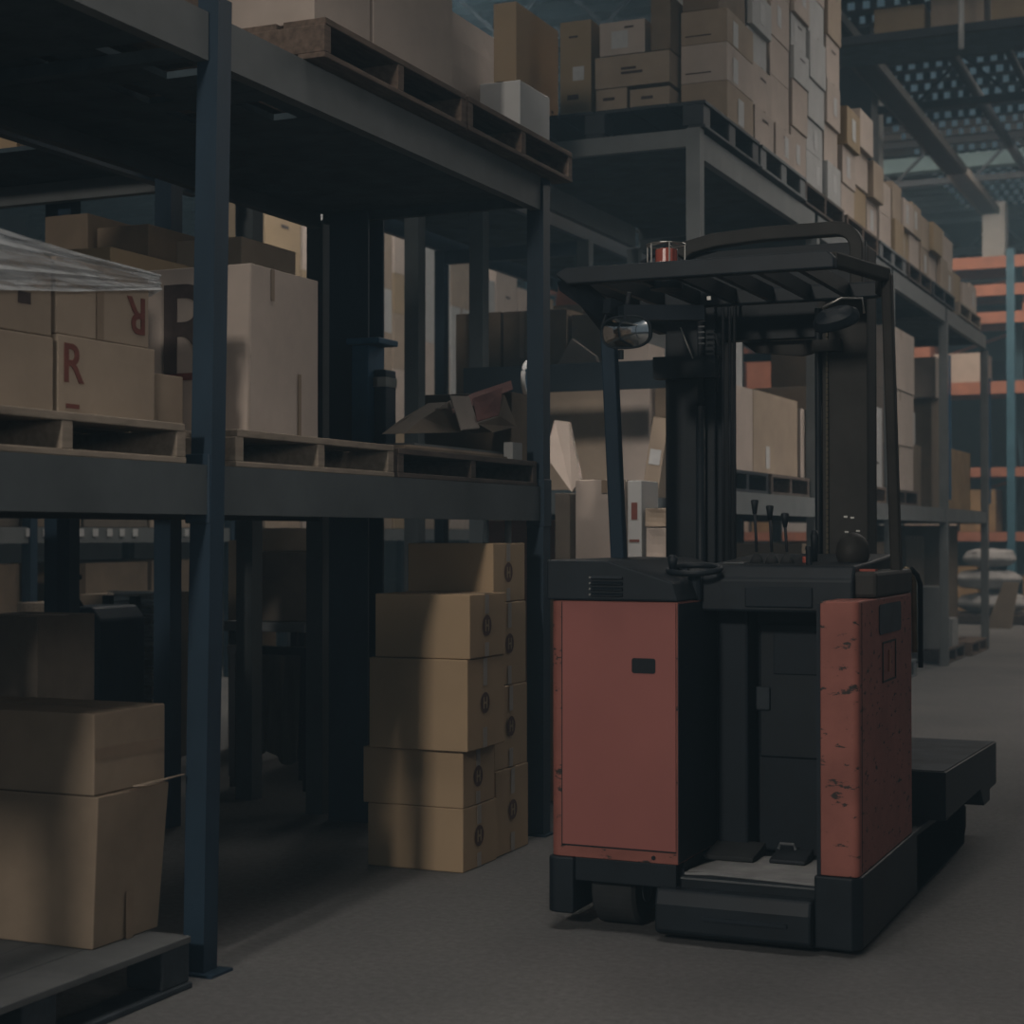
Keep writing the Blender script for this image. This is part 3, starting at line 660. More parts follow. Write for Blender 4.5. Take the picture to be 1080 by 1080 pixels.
# ------------------------------------------------------------------ top deck goods of rack two
ZD = 3.4685
pallet(-4.02, -2.74, 8.84, 9.95, ZD, .15, 'pal_black', 'black plastic pallet at the near corner of the high deck', style='plastic')
pallet(-4.0, -2.74, 10.0, 11.1, ZD, .15, 'pal_grey', 'grey plastic pallet on the high deck, right after the black one', style='plastic')
pallet(-4.0, -2.76, 11.15, 12.3, ZD, .15, 'wood_dark', 'brown pallet on the high deck under the end of the tall stack')
pallet(-4.0, -2.76, 12.4, 13.5, ZD, .14, 'wood_mid', 'brown pallet on the high deck beyond the tall stack')
pallet(-4.0, -2.76, 13.6, 14.7, ZD, .14, 'pal_grey', 'grey plastic pallet on the high deck beside the guard post top', style='plastic')
pallet(-4.0, -2.76, 14.8, 15.9, ZD, .14, 'wood_dark', 'dark pallet on the high deck over the middle bay')
pallet(-4.0, -2.76, 16.0, 17.2, ZD, .14, 'pal_black', 'black pallet on the far part of the high deck')
pallet(-4.0, -2.76, 17.5, 18.9, ZD, .14, 'wood', 'light pallet at the far end of the high deck')
zz = ZD+.153
GE = 'cartons at the near end of the high deck'
Ye = 9.15
def endbox(a, b, z0, pyt, m, lab, Y=Ye, marks=(), z1=None, depth=.4):
    return carton(xof(a,Y), xof(b,Y), Y, Y+depth, z0, z1 if z1 else zY((a+b)/2, pyt, Y), m, lab, GE, marks)
endbox(590, 624, zz, 20, 'card_yel2', 'tall yellow carton at the left end of the high deck', marks=(('label','-y',.1,.5,.07,.08),('print','-y',0,.85,.08,.02,1),('print','-y',0,.28,.1,.05,1)))
carton(-4.05, -3.9, 8.95, 9.6, zz, 4.33, 'card_yel', 'large big yellow carton at the far left of the high deck', GE, (('print','+x',.35,.25,.05,.05,2),))
endbox(628, 662, zz, 92, 'card', 'small flat carton resting on the black pallet, left one', marks=(('print','-y',0,.7,.1,.03,1),))
endbox(664, 707, zz, 91, 'card', 'small flat carton resting on the black pallet, right one', marks=(('print','-y',0,.7,.1,.03,1),))
zl2 = max(zY(685,91,Ye), zY(645,92,Ye))+.004
endbox(627, 707, zl2, 55, 'card', 'wide carton with faint print lying on the two small flat ones', marks=(('print','-y',0,.5,.13,.05,2),))
zl3 = zY(667,55,Ye)+.004
endbox(632, 681, zl3, 20, 'card_pale', 'small carton with a white star-shaped label on the high deck', marks=(('label','-y',-.05,.45,.1,.1),('print','-y',.2,.8,.08,.02,1)))
endbox(686, 708, zl3, 0, 'card_brown', 'narrow brown carton standing on the wide printed one', z1=4.32)
za = zz
lv = [zz]
for k, (t, a, b) in enumerate(((85, 710, 779), (44, 712, 790), (8, 714, 794))):
    Y_ = 9.3
    z1_ = zY(745, t, Y_)
    carton(-3.03, -2.75+.0*k, Y_, Y_+.55, lv[-1]+.001, z1_, 'card_pale' if k == 1 else 'card', ['lowest','middle','highest'][k]+' of three wide cartons at the near corner stack of the high deck', GE, marks=(('print','-y',0,.25,.22,.012,1),('label','+x',-.2,.4,.10,.14)) if k != 0 else (('label','+x',.0,.4,.12,.15),))
    lv.append(z1_)
carton(-3.02, -2.8, 9.3, 9.85, lv[-1]+.001, 4.6, 'card_brown', 'brown carton topping the near corner stack, cut by the picture top', GE)
# tall block
cols = [(9.90,10.36),(10.38,10.86),(10.88,11.30),(11.32,11.80),(11.82,12.24)]
tops = [5.2, 5.3, 5.35, 5.3, 5.2]
for ci, ((a, b), tz) in enumerate(zip(cols, tops)):
    z = zz; k = 0
    while z < tz-.15:
        h = rnd.choice((.22,.27,.31,.25)); 
        if tz-z-h < .15: h = tz-z
        mk = []
        if rnd.random() < .45: mk.append(('label','+x',rnd.uniform(-.25,.25),.5,.10,.13))
        if rnd.random() < .3: mk.append(('print','+x',.1,.75,.18,.02,1))
        carton(-3.35+rnd.uniform(-.03,.0), -2.78+rnd.uniform(-.025,.025), a+rnd.uniform(0,.01), b-rnd.uniform(0,.012), z+.001, z+h, rnd.choice(('card_pale','card_pale','card','card_pale','white_card') if ci != 3 else ('white_card','card_pale')),
               'carton in the tall high-deck block, %s layer up, %s stack from near end' % (ORD[k], ORD[ci]), 'cartons in the tall block on the high deck', mk)
        z += h; k += 1
y = 12.42; ci = 0
while y < 18.9:
    w = rnd.uniform(.40,.52); z = ZD+.143
    if 16 > y > 15.6: h1 = .2
    n = 3 if y < 13.2 else 2
    if y > 17.4: n = 1
    for k in range(n):
        h = rnd.uniform(.24,.32)
        mk = [('label','+x',rnd.uniform(-.25,.25),.5,.12,.16)] if rnd.random() < .45 else []
        if y+w < 18.9: carton(-3.3, -2.79+rnd.uniform(-.04,.03), y, y+w-.015, z+.001, z+h, rnd.choice(('card_pale','card','card_pale','card_yel2')),
               'carton on the low high-deck row, %s layer, %s stack beyond the tall block' % (ORD[k], ORD[ci]), 'cartons on the low row of the high deck', mk)
        z += h
    y += w; ci += 1

# ------------------------------------------------------------------ row beyond (lit cartons seen between posts)
o5 = Vector((-9.0, 15, 0))
r5 = empty('pallet_rack', o5, 'distant rack row beyond the next aisle, seen between the posts', 'rack', None)
for y in (7.5, 10.2, 12.9, 15.6, 18.3, 21.0):
    for x in (-8.4, -9.5): post(MB(), x, y, 3.4, w=.08).build('upright_post', blue, r5, o5)
for z0, z1 in ((1.2, 1.32),):
    cbeam(-8.4, 7.5, 21, z0, z1, m=M['grey_light'], root=r5, org=o5); cbeam(-9.5, 7.5, 21, z0, z1, m=gs, root=r5, org=o5)
for px in (31, 49, 86, 101, 116, 129, 143, 197):
    p_ = at(px, 558, X=-8.37); MB().box(-8.375, -8.368, p_.y-.035, p_.y+.03, 1.25, 1.31).build('far_dot_tile', M['label'], r5, o5)  # white tile added in place of a far bright dot of light
deck_planks(-9.46, -8.44, 7.5, 21, 1.3, 1.32, (), .5).build('deck_boards', M['deck'], r5, o5)
GL = 'cartons on the distant row beyond the next aisle'
y = 13.55; ci = 0
while y < 20.5:
    w = rnd.uniform(.55, .75); z = 1.3215; k = 0
    tz = 4.3
    while z < tz:
        h = rnd.uniform(.42, .62)
        yy0, yy1 = y+rnd.uniform(0,.03), y+w-.02
        if not any(abs(yp-(yy0+yy1)/2) < 0 for yp in (15.6,18.3)):
            carton(-9.2, -8.46, yy0, yy1, z+.001, z+h, rnd.choice(('card_pale','card','card_yel2','white_card')),
                   'carton on the distant lit row, %s layer, %s column from the left' % (ORD[k], ORD[ci]), GL, [('tape','+x',.0,.05,.12)] if rnd.random() < .4 else [('print','+x',.1,.5,.2,.05,1)] if rnd.random() < .4 else [])
        z += h; k += 1
    y += w; ci += 1
# lower left background seen under the near shelf
GB = 'goods beyond the near rack at floor level'
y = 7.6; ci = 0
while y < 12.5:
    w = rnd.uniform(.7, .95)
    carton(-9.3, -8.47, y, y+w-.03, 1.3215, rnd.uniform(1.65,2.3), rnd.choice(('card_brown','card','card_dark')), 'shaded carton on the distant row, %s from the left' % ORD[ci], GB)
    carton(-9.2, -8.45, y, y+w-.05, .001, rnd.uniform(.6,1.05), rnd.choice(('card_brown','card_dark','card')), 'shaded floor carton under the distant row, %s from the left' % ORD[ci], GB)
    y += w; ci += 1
def far(a, b, t, bt, Y, m, lab, z0=None, depth=.4, **k):
    return carton(xof(a,Y), xof(b,Y), Y, Y+depth, zY((a+b)/2, bt, Y) if z0 is None else z0, zY((a+b)/2, t, Y), m, lab, **k)
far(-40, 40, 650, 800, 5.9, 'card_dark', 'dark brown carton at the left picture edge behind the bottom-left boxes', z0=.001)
far(18, 62, 636, 740, 8.6, 'wood', 'wooden crate slats seen left of the dark machine', z0=.001, name='wooden_crate', cat='crate', tape=False)
far(84, 119, 627, 740, 8.2, 'card', 'light brown carton with dark print right of the dark machine', z0=.001, marks=(('print','-y',.2,.85,.1,.06,1),))
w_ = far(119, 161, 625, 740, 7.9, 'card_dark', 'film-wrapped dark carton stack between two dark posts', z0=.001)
MB().box(-.16,.16,-.215,-.204,.35,.95).build('film_wrap', M['film'], w_)
far(90, 158, 566, 622, 8.4, 'card_dark', 'dark carton seen high between the two dark posts', z0=None) if False else None
far(240, 254, 570, 740, 8.5, 'card', 'narrow carton right of the near blue post', z0=.001)
# grey table with cloth
tb0 = Vector((xof(285,7.6), 7.8, 0))
tb = empty('side_table', tb0, 'grey table under the brown covered goods, right of the near blue post', 'table')
tx0, tx1 = xof(236,7.6), xof(322,7.6); tz = zY(280, 656, 7.6)
MB().box(tx0, tx1, 7.6, 8.3, tz-.05, tz).build('table_top', M['pal_grey'], tb, tb0, bevel=.004)
for xx in (tx0+.02, tx1-.05):
    for yy in (7.62, 8.24): MB().box(xx, xx+.035, yy, yy+.035, 0, tz-.05).build('leg', M['steel_dark'], tb, tb0)
carton(tx0+.12, tx1-.02, 7.66, 8.1, tz+.001, zY(290, 582, 7.66), 'card_dark', 'dark carton standing on the grey side table')
carton(tx0+.14, tx1-.03, 7.72, 8.1, zY(290, 582, 7.66)+.002, zY(290, 557, 7.66), 'card', 'lighter flat carton on top of the dark one on the side table')
# hanging cloth sack below
mb = MB(); 
cx0, cx1 = xof(250,7.3), xof(316,7.3); zc1, zc0 = zY(283,690,7.3), zY(283,798,7.3)
n = 20; bm = mb.bm
front = []; 
for j in range(7):
    row = []
    for i in range(n+1):
        u = i/n; f = j/6; tap = 1-.08*f
        x = (cx0+cx1)/2+(u-.5)*(cx1-cx0)*tap; row.append(bm.verts.new((x, 7.3+.012*math.sin(u*26+f*2), zc1+(zc0-zc1)*f*(1+.06*math.sin(u*9)))))
    front.append(row)
for A, B in zip(front, front[1:]):
    for i in range(n): bm.faces.new([A[i],A[i+1],B[i+1],B[i]])
cl = mb.build('hanging_cloth', M['cloth'], org=((cx0+cx1)/2, 7.3, zc0), smooth=True)
cl.modifiers.new('s','SOLIDIFY').thickness = .02
tag(cl, 'brown cloth hanging in the dark bay left of the H-logo stacks', 'cloth')
tag(MB().box(cx0-.05, cx1+.05, 7.29, 7.34, zc1-.005, zc1+.04).build('wall_rail', M['steel_dark'], org=(cx0,7.3,zc1)), 'dark rail from which the brown cloth hangs', 'rail')
for xx in (cx0-.04, cx1+.02):
    tag(MB().box(xx, xx+.03, 7.30, 7.33, 0, zc1-.006).build('rail_post', M['steel_dark'], org=(xx,7.3,0)), 'dark thin post holding up the cloth rail, '+('left one' if xx < (cx0+cx1)/2 else 'right one'), 'post')
# dark blue machine
Ym = 7.3
m0 = Vector((xof(74,Ym), Ym+.2, 0))
mc = empty('pallet_stacker', m0, 'dark blue pallet stacker parked beyond the near rack at left', 'pallet stacker')
mx0, mx1 = xof(42,Ym), xof(106,Ym)
MB().prism([(mx0,.12),(mx1,.12),(mx1,zY(100,655,Ym)),(mx1-.06,zY(90,640,Ym)),(mx0+.07,zY(55,640,Ym)),(mx0+.02,zY(45,655,Ym))], Ym, Ym+.4, 'Y').build('motor_housing', M['blue'], mc, m0, bevel=.015)
for q in (-.09, .09):
    MB().box(m0.x+q-.02, m0.x+q+.02, Ym+.42, Ym+.47, .05, .93).build('mast_rail', M['black'], mc, m0)
MB().tube([(m0.x,Ym+.1,zY(75,640,Ym)-.01),(m0.x+.02,Ym-.05,zY(75,615,Ym)),(m0.x+.02,Ym-.08,zY(75,605,Ym))], .015).build('tiller_arm', M['black'], mc, m0, smooth=True)
MB().tube([(m0.x-.09,Ym-.08,zY(75,608,Ym)),(m0.x+.13,Ym-.08,zY(75,608,Ym))], .014).build('handle_bar', M['black'], mc, m0, smooth=True)
for q in (mx0+.03, mx1-.07): MB().tube([(q,Ym+.15,.07),(q+.05,Ym+.15,.07)], .07, 20).build('wheel', M['rubber'], mc, m0)
MB().box(mx0-.02, mx1+.02, Ym-.02, Ym+.35, .08, .14).build('base_frame', M['black'], mc, m0)
# small white cartons in a row on far shelf
for i, px in enumerate((31, 49, 86, 101, 116, 129, 143, 197)):
    p_ = at(px, 566, X=-8.48)
    tag(MB().box(-8.53, -8.47, p_.y-.03, p_.y+.03, 1.3215 if False else 1.20+.0, 1.27+.03).build('white_pack', M['label'], org=(-8.5,p_.y,1.25)), 'tiny white pack in the bright row far under the near shelf, %s from the left' % ORD[i], 'pack', 'tiny white packs in the far bright row') if False else None

# ------------------------------------------------------------------ the far end: columns, tray, orange rack
cx = xof(900, 19.95)
c0 = Vector((cx, 20.1, 0))
tag(MB().box(xof(884,19.95), xof(920,19.95), 19.95, 20.35, 0, RZ-.17).build('building_column', M['steel_dark'], org=c0, bevel=.01), 'thick dark steel building column rising past the end of the high deck', 'column')
x_ = xof(915, 22.3)
tag(MB().box(xof(912,22.3)-.02, xof(928,22.3), 22.3, 22.6, 0, zY(920,78,22.3)).build('white_column', M['white'], org=(x_,22.4,0)), 'off-white square column behind the thick dark column', 'column')
ta = Vector((-4.0, 20, 6.5))
tr = empty('cable_tray', ta, 'long dusty cable tray running diagonally up toward the top of the picture', 'cable tray')
for dx in (-.13, .13): MB().box(ta.x+dx-.02, ta.x+dx+.02, 12.7, 28.4, 6.45, 6.56).build('side_rail', M['steel_rail'], tr, ta)
mb = MB()
mb.box(ta.x-.11, ta.x+.11, 12.7, 28.4, 6.455, 6.465)
mb.build('tray_floor', M['steel_dark'], tr, ta)
for yy in (13, 17.26, 21.86, 26.66): MB().bar((ta.x-.1,yy,6.56), (ta.x-.1,yy,6.66), .02).build('hanger', M['steel_dark'], tr, ta)
# dark mezzanine with cartons along the picture top right
q = at(1000, 30, Y=17.0)
mz0 = Vector((-1.2, 17, q.z))
mz = empty('high_platform', mz0, 'dark high platform beam across the picture top right carrying cartons', 'platform')
MB().box(-4.5, 1.5, 17.0, 17.08, q.z-.03, q.z+.05).build('edge_beam', M['steel_dark'], mz, mz0)
MB().box(-4.5, 1.5, 17.08, 17.95, q.z+.0, q.z+.05).build('deck_plate', M['deck'], mz, mz0)
for xx in (-4.2, -1.4, 1.3):
    MB().bar((xx, 17.2, q.z+.05), (xx, 17.2, RZ-.1), .05).build('hanger', M['steel_dark'], mz, mz0)
xx = -3.6; ci = 0
while xx < 1.3:
    w = rnd.uniform(.45,.6)
    carton(xx, xx+w-.06, 17.4, 17.9, q.z+.052, q.z+.052+rnd.uniform(.35,.5), rnd.choice(('card_brown','card','card_yel2')), 'brown carton on the high platform at top right, %s from the left' % ORD[ci], 'cartons on the high platform')
    xx += w; ci += 1
tp = at(1012, 25, Y=16.4)
tag(MB().tube([(tp.x,16.6,at(1012,50,Y=16.6).z),(tp.x,16.6,at(1012,-40,Y=16.6).z)], .028, 10).build('hanging_tube', M['white'], org=(tp.x,16.6,6.2), smooth=True), 'white tube hanging down from the roof at top right', 'tube')
# dark duct and assorted pipes under the roof
for i, (x, z, r_) in enumerate(((-2.6,6.75,.05),(-3.3,6.9,.07),(-1.9,6.6,.04))):
    tag(MB().tube([(x,13,z),(x,40,z)], r_, 8).build('roof_pipe', M['steel_dark'], org=(x,13,z), smooth=True), ['middle dark roof pipe running away under the roof','thick dark roof pipe nearest the cable tray','thin dark roof pipe lowest at the right'][i], 'pipe')
# orange rack
o6 = Vector((-2.5, 29, 0))
r6 = empty('pallet_rack', o6, 'tall orange and teal rack at the far end of the aisle', 'rack', None)
Yo = 28.6
wa, wb = xof(1037, Yo+.1), xof(1061, Yo+.1)
tag(MB().box(wa, wb, Yo+.1, Yo+.5, 5.791, zY(1048,212,Yo+.1)).build('white_cabinet', M['white'], org=(wa,Yo,5.78)), 'tall off-white cabinet standing on top of the far orange rack', 'cabinet')
for k, xx in enumerate((-12.2, -9.5, -6.7, xof(1067, Yo), -.9, 1.8)):
    for yy in (Yo, Yo+1.1): post(MB(), xx, yy, 5.9, w=.13).build('upright_post', M['teal'], r6, o6)
    MB().bar((xx, Yo, 1.0), (xx, Yo+1.1, 2.2), .05).bar((xx, Yo+1.1, 2.2), (xx, Yo, 3.4), .05).build('brace', M['blue'], r6, o6)
for (z0, z1) in ((5.60,5.79), (5.15,5.33), (4.70,4.88), (3.55, 3.75), (2.2,2.35), (1.15,1.3)):
    for yy in (Yo, Yo+1.1): MB().box(-12.2, 1.8, yy-.06, yy-.01, z0, z1).build('shelf_beam', M['orange'], r6, o6)
    MB().box(-12.2, 1.8, Yo, Yo+1.05, z1-.04, z1-.01).build('deck_plate', M['orange'], r6, o6)
xs = [-12.2, -9.5, -6.7, xof(1067, Yo), -.9, 1.8]
for a, b in zip(xs, xs[1:]):
    for (za, zb_) in ((3.75,4.7),(4.88,5.6),(1.3,2.2)):
        MB().bar((a, Yo+1.15, za), (b, Yo+1.15, zb_), .05).build('brace', M['orange'], r6, o6)
GO = 'goods on the far orange rack'
ci = 0
for (z0, hs) in ((1.3,(.5,.8)), (2.35,(.7,1.1)), (3.75,(.4,.8)), (4.881,(.15,.25)), (.0,(.5,.95))):
    x = -11.8
    while x < 1.4:
        w = rnd.uniform(.5, .95)
        if all(abs(x+w/2-p_) > w/2+.08 for p_ in xs) and rnd.random() < .85:
            h = rnd.uniform(*hs); mm = rnd.choice(('card_pale','amber_goods','amber_goods','amber_goods','white_card','orange') if z0 < 3 else ('orange','orange','card_pale','sack'))
            carton(x, x+w-.06, Yo+.1, Yo+.95, z0+.002, z0+h, mm, {'orange':'orange','sack':'white','white_card':'white','amber_goods':'amber','card':'brown','card_pale':'pale'}[mm]+' load on the far orange rack, '+{0:'floor level',1.3:'first shelf',2.35:'second shelf',3.75:'third shelf',4.881:'fourth shelf'}[z0], GO, tape=False)
        x += w
# second far rack further back for clutter
# sacks and board by the aisle end
def sack(x, y, z, sx, sy, sz, lab):
    bm = bmesh.new(); bmesh.ops.create_icosphere(bm, subdivisions=4, radius=1)
    s1 = rnd.random()*9
    for v in bm.verts:
        c = v.co; k = 1+.05*math.sin(c.x*7+s1)+.04*math.sin(c.y*9+s1*2)+.04*math.sin(c.z*8+s1)
        v.co = Vector((math.copysign(abs(c.x)**.7, c.x)*sx*k, math.copysign(abs(c.y)**.7, c.y)*sy*k, math.copysign(abs(c.z)**.75, c.z)*sz*k+sz))
        v.co.z = max(0, v.co.z)
    me = bpy.data.meshes.new('sack'); bm.to_mesh(me); bm.free(); me.materials.append(M['sack'])
    for f in me.polygons: f.use_smooth = True
    o = bpy.data.objects.new('sack', me); C.objects.link(o); o.location = (x, y, z)
    tag(o, lab, 'sack', 'white sacks at the aisle end')
Ys = 25.0
xs_ = xof(1050, Ys)
pallet(xs_-.6, xs_+.6, Ys-.5, Ys+.5, 0, .14, 'wood_dark', 'dark pallet under the white sacks at the aisle end')
sack(xs_-.05, Ys, .145, .45, .42, .145, 'lower white sack on the pallet at the aisle end')
sack(xs_-.1, Ys, .48, .42, .4, .14, 'middle white sack of the pile at the aisle end')
sack(xs_-.08, Ys, .80, .33, .36, .13, 'top white sack of the pile at the aisle end')
Yb = 23.6
xb = xof(1062, Yb)
bd = MB(); bd.prism([(xb-.28,0.001),(xb+.05,.001),(xb+.15,.62),(xb-.05,.62)], Yb, Yb+.05, 'Y'); 
tag(bd.build('leaning_board', M['card'], org=(xb,Yb,0)), 'brown board leaning at the aisle end in front of the sacks', 'board')
tag(MB().prism([(xb+.2,0.001),(xb+.6,.001),(xb+.45,.6),(xb+.25,.62)], Yb+.3, Yb+.36, 'Y').build('leaning_board', M['orange'], org=(xb+.3,Yb+.3,0)), 'orange-brown board at the right picture edge by the aisle end', 'board')

# ------------------------------------------------------------------ reach truck
T0 = Vector((-1.6, 5.5, 0))
tk = empty('reach_truck', T0, 'red and black stand-up reach truck with scratched panels parked in the aisle', 'forklift')
def tp_(mb, name, m, parent=tk, bevel=0, smooth=False, seg=2): return mb.build(name, M[m], parent, T0, bevel=bevel, smooth=smooth, seg=seg)
XLc, XLi, XRi, XRc = -2.105, -1.672, -1.222, -1.106
YF = 5.10
# left cabinet: rounded outer corner
def rrect(x0, x1, y0, y1, r, corners, n=6):
    pts = []
    for (cx_, cy_, a0, key) in ((x1-r,y1-r,0,'ne'),(x0+r,y1-r,90,'nw'),(x0+r,y0+r,180,'sw'),(x1-r,y0+r,270,'se')):
        if key in corners:
            for k in range(n+1):
                a = math.radians(a0+90*k/n); pts.append((cx_+r*math.cos(a), cy_+r*math.sin(a)))
        else: pts.append(({'ne':x1,'nw':x0,'sw':x0,'se':x1}[key], {'ne':y1,'nw':y1,'sw':y0,'se':y0}[key]))
    return pts
lc = tp_(MB().prism(rrect(XLc, XLi, YF, 5.95, .035, ('sw','nw')), .235, 1.056, 'Z'), 'left_cabinet', 'red_worn', bevel=.003)
# door panel with hand slot (four strips round the slot, filled by a dark plate for its shade)
dx0, dx1, dz0, dz1 = xof(594, YF), xof(713, YF), zY(655, 893, YF), 1.052
sx0, sx1, sz0, sz1 = xof(668, YF), xof(691, YF), zY(680, 709, YF), zY(680, 695, YF)
mb = MB(); ty = YF-.007
mb.box(dx0, sx0, ty, YF-.001, dz0, dz1).box(sx1, dx1, ty, YF-.001, dz0, dz1).box(sx0, sx1, ty, YF-.001, dz0, sz0).box(sx0, sx1, ty, YF-.001, sz1, dz1)
bmesh.ops.remove_doubles(mb.bm, verts=mb.bm.verts, dist=1e-5)
door = tp_(mb, 'cabinet_door', 'red', lc)
tp_(MB().prism(rrect(sx0-.003, sx1+.003, sz0-.003, sz1+.003, .008, ('ne','nw','sw','se')), ty-.0015, ty+.004, 'Y'), 'hand_slot', 'hole', door)
mb = MB()   # seam round the door
mb.box(dx0-.005, dx0-.0005, YF-.002, YF+.001, dz0-.005, dz1).box(dx0-.005, dx1, YF-.002, YF+.001, dz0-.006, dz0-.0005)
tp_(mb, 'door_seam', 'hole', lc)
p = at(689, 904, Y=YF); tp_(MB().tube([(p.x,YF-.004,p.z),(p.x,YF+.001,p.z)], .007, 8), 'key_hole', 'hole', lc)
# black cover with louvres
cv = tp_(MB().prism([(XLc-.004,1.058),(XLc-.004,1.186),(-1.90,1.184),(-1.685,1.118),(XLi+.006,1.058)], YF-.016, 5.97, 'Y'), 'cabinet_cover', 'black', bevel=.006)
mb = MB()
for py in (609, 615, 621, 627):
    a = at(624, py, Y=YF-.016); b = at(657, py, Y=YF-.016)
    mb.prism([(YF-.017,a.z-.006),(YF-.030,a.z-.003),(YF-.017,a.z+.006)], a.x, b.x, 'X')
tp_(mb, 'louvres', 'black2', cv)
mb = MB()
for py in (609, 615, 621, 627):
    a = at(622, py, Y=YF-.018); mb.box(a.x-.002, a.x+.006, YF-.022, YF-.016, a.z-.003, a.z+.003)
tp_(mb, 'rivets', 'chrome', cv)
# thin metal trim on the inner edge
tp_(MB().box(XLi+.0005, XLi+.0035, YF-.002, 5.94, .24, 1.05), 'inner_lining', 'black2', lc)
# right cabinet
rc = tp_(MB().prism(rrect(XRi, XRc, YF, 5.965, .022, ('se','ne')), .24, 1.066, 'Z'), 'right_cabinet', 'red_worn', bevel=.004)
mb = MB(); mb.box(XRi-.012, XRi-.0005, YF+.004, 5.9, .24, 1.06)
tp_(mb, 'inner_lining', 'black2', rc)
yA, yB = yof(926.5, XRc), yof(949, XRc)
tp_(MB().prism(rrect(yA, yB, .950, 1.046, .02, ('ne','nw','sw','se')), XRc+.0005, XRc+.004, 'X'), 'dark_side_plate', 'pal_blue', rc)
yA, yB = yof(930, XRc), yof(944, XRc)
mb = MB(); zt_, zb_ = .925, .795
mb.box(XRc+.0005, XRc+.003, yA, yB, zt_-.006, zt_).box(XRc+.0005, XRc+.003, yA, yB, zb_, zb_+.006).box(XRc+.0005, XRc+.003, yA, yA+.01, zb_, zt_).box(XRc+.0005, XRc+.003, yB-.01, yB, zb_, zt_)
la = tp_(mb, 'latch_frame', 'black_brown', rc)
tp_(MB().box(XRc+.0005, XRc+.005, (yA+yB)/2-.012, (yA+yB)/2+.012, zb_+.03, zt_-.03), 'latch_handle', 'orange', la)
tp_(MB().box(XRc-.001, XRc+.0008, YF+.045, YF+.050, .25, 1.06), 'corner_seam', 'hole', rc)
tp_(MB().box(XRi-.004, XRc+.002, 5.36, 5.96, 1.068, 1.15), 'right_cover', 'black_brown', bevel=.012)
# operator compartment
tp_(MB().box(XLi+.004, XRi-.013, 5.62, 5.96, .2, 1.02), 'compartment_back', 'black2')
pb = tp_(MB().box(-1.55, -1.27, 5.606, 5.62, .52, .97), 'back_panel', 'black', bevel=.006)
tp_(MB().box(-1.50, -1.33, 5.598, 5.606, .80, .94), 'access_plate', 'black2', pb, bevel=.003)
a = at(790, 748, Y=5.6); b = at(812, 724, Y=5.6)
tp_(MB().box(a.x, b.x, 5.59, 5.606, a.z, b.z), 'shiny_plate', 'pal_blue', pb, bevel=.006)
a = at(783, 846, Y=5.61); tp_(MB().box(a.x, a.x+.045, 5.59, 5.62, a.z, a.z+.012), 'foot_bar', 'pal_grey', pb)
MBk = MB().box(XLi+.004, -1.56, 5.50, 5.62, .22, 1.03); tp_(MBk, 'knee_panel', 'black2', bevel=.01)
# console
con = tp_(MB().prism([(5.33,1.02),(5.33,1.125),(5.37,1.168),(5.6,1.178),(5.98,1.20),(5.98,1.02)], XLi+.002, XRi+.05, 'X'), 'console', 'black', bevel=.008)
tp_(MB().box(-1.52, -1.30, 5.322, 5.33, 1.035, 1.10), 'console_panel', 'black2', con, bevel=.004)
# steering wheel at left of the console
s_c = at(735, 606, Y=5.33)
sw = tp_(MB().tube([(s_c.x+.085*math.cos(t), 5.30+.07*math.sin(t), s_c.z+.018+.012*math.sin(t)) for t in [i*2*PI/28 for i in range(28)]], .010, 8, closed=True), 'steering_wheel', 'black', smooth=True)
mb = MB()
for t in (0.4, 2.5, 4.6): mb.bar((s_c.x,5.30,s_c.z), (s_c.x+.08*math.cos(t), 5.30+.066*math.sin(t), s_c.z+.018), .014, .008)
mb.tube([(s_c.x,5.31,s_c.z-.08),(s_c.x,5.30,s_c.z+.01)], .022, 12)
tp_(mb, 'wheel_spokes', 'black2', sw)
kx, ky, kz = s_c.x-.06, 5.26, s_c.z+.02
tp_(MB().tube([(kx,ky,kz),(kx,ky,kz+.035),(kx,ky,kz+.045)], [.012,.018,.008], 10), 'spinner_knob', 'black', sw, smooth=True)
# levers
for i, (px, py0, py1, mm) in enumerate(((796, 582, 527, 'black'), (812, 582, 533, 'black'), (828, 582, 541, 'black'))):
    a = at(px+2, py0, Y=5.5); b = at(px, py1, Y=5.52)
    lv_ = tp_(MB().tube([a, (b.x,b.y,b.z-.04)], .005, 8), 'control_lever', 'pal_black', smooth=True)
    tp_(MB().tube([(b.x,b.y,b.z-.048),(b.x,b.y,b.z-.02),(b.x,b.y,b.z-.004),(b.x,b.y,b.z)], [.007,.011,.014,.010], 12), 'lever_knob', 'black', lv_, smooth=True)
    tp_(MB().tube([(a.x,a.y,1.172),(a.x,a.y,1.19),(a.x,a.y,1.205)], [.024,.018,.008], 12), 'lever_boot', 'rubber', lv_, smooth=True)
a = at(853, 580, Y=5.42); tp_(MB().tube([(a.x,a.y,1.17),(a.x,a.y,a.z)], .010, 12).tube([(a.x+.0,a.y,a.z-.0),(a.x,a.y,a.z+.012)], .012, 10), 'joystick_post', 'black')
a = at(859, 562, Y=5.6); tp_(MB().tube([(a.x,a.y,1.178),(a.x,a.y,a.z-.01),(a.x,a.y,a.z+.008)], [.010,.014,.009], 12), 'direction_switch', 'black', smooth=True)
a = at(857, 579, Y=5.5); tp_(MB().tube([(a.x-.02,a.y,1.176),(a.x-.02,a.y,1.196)], .014, 14), 'red_button', 'beacon')
a = at(915, 583, Y=5.45); tp_(MB().box(a.x-.03, a.x+.03, 5.42, 5.46, 1.151, 1.158), 'red_strip', 'beacon')
a = at(798, 590, Y=5.5); tp_(MB().box(-1.62, -1.55, 5.42, 5.5, 1.172, 1.176), 'paper_note', 'pal_grey')
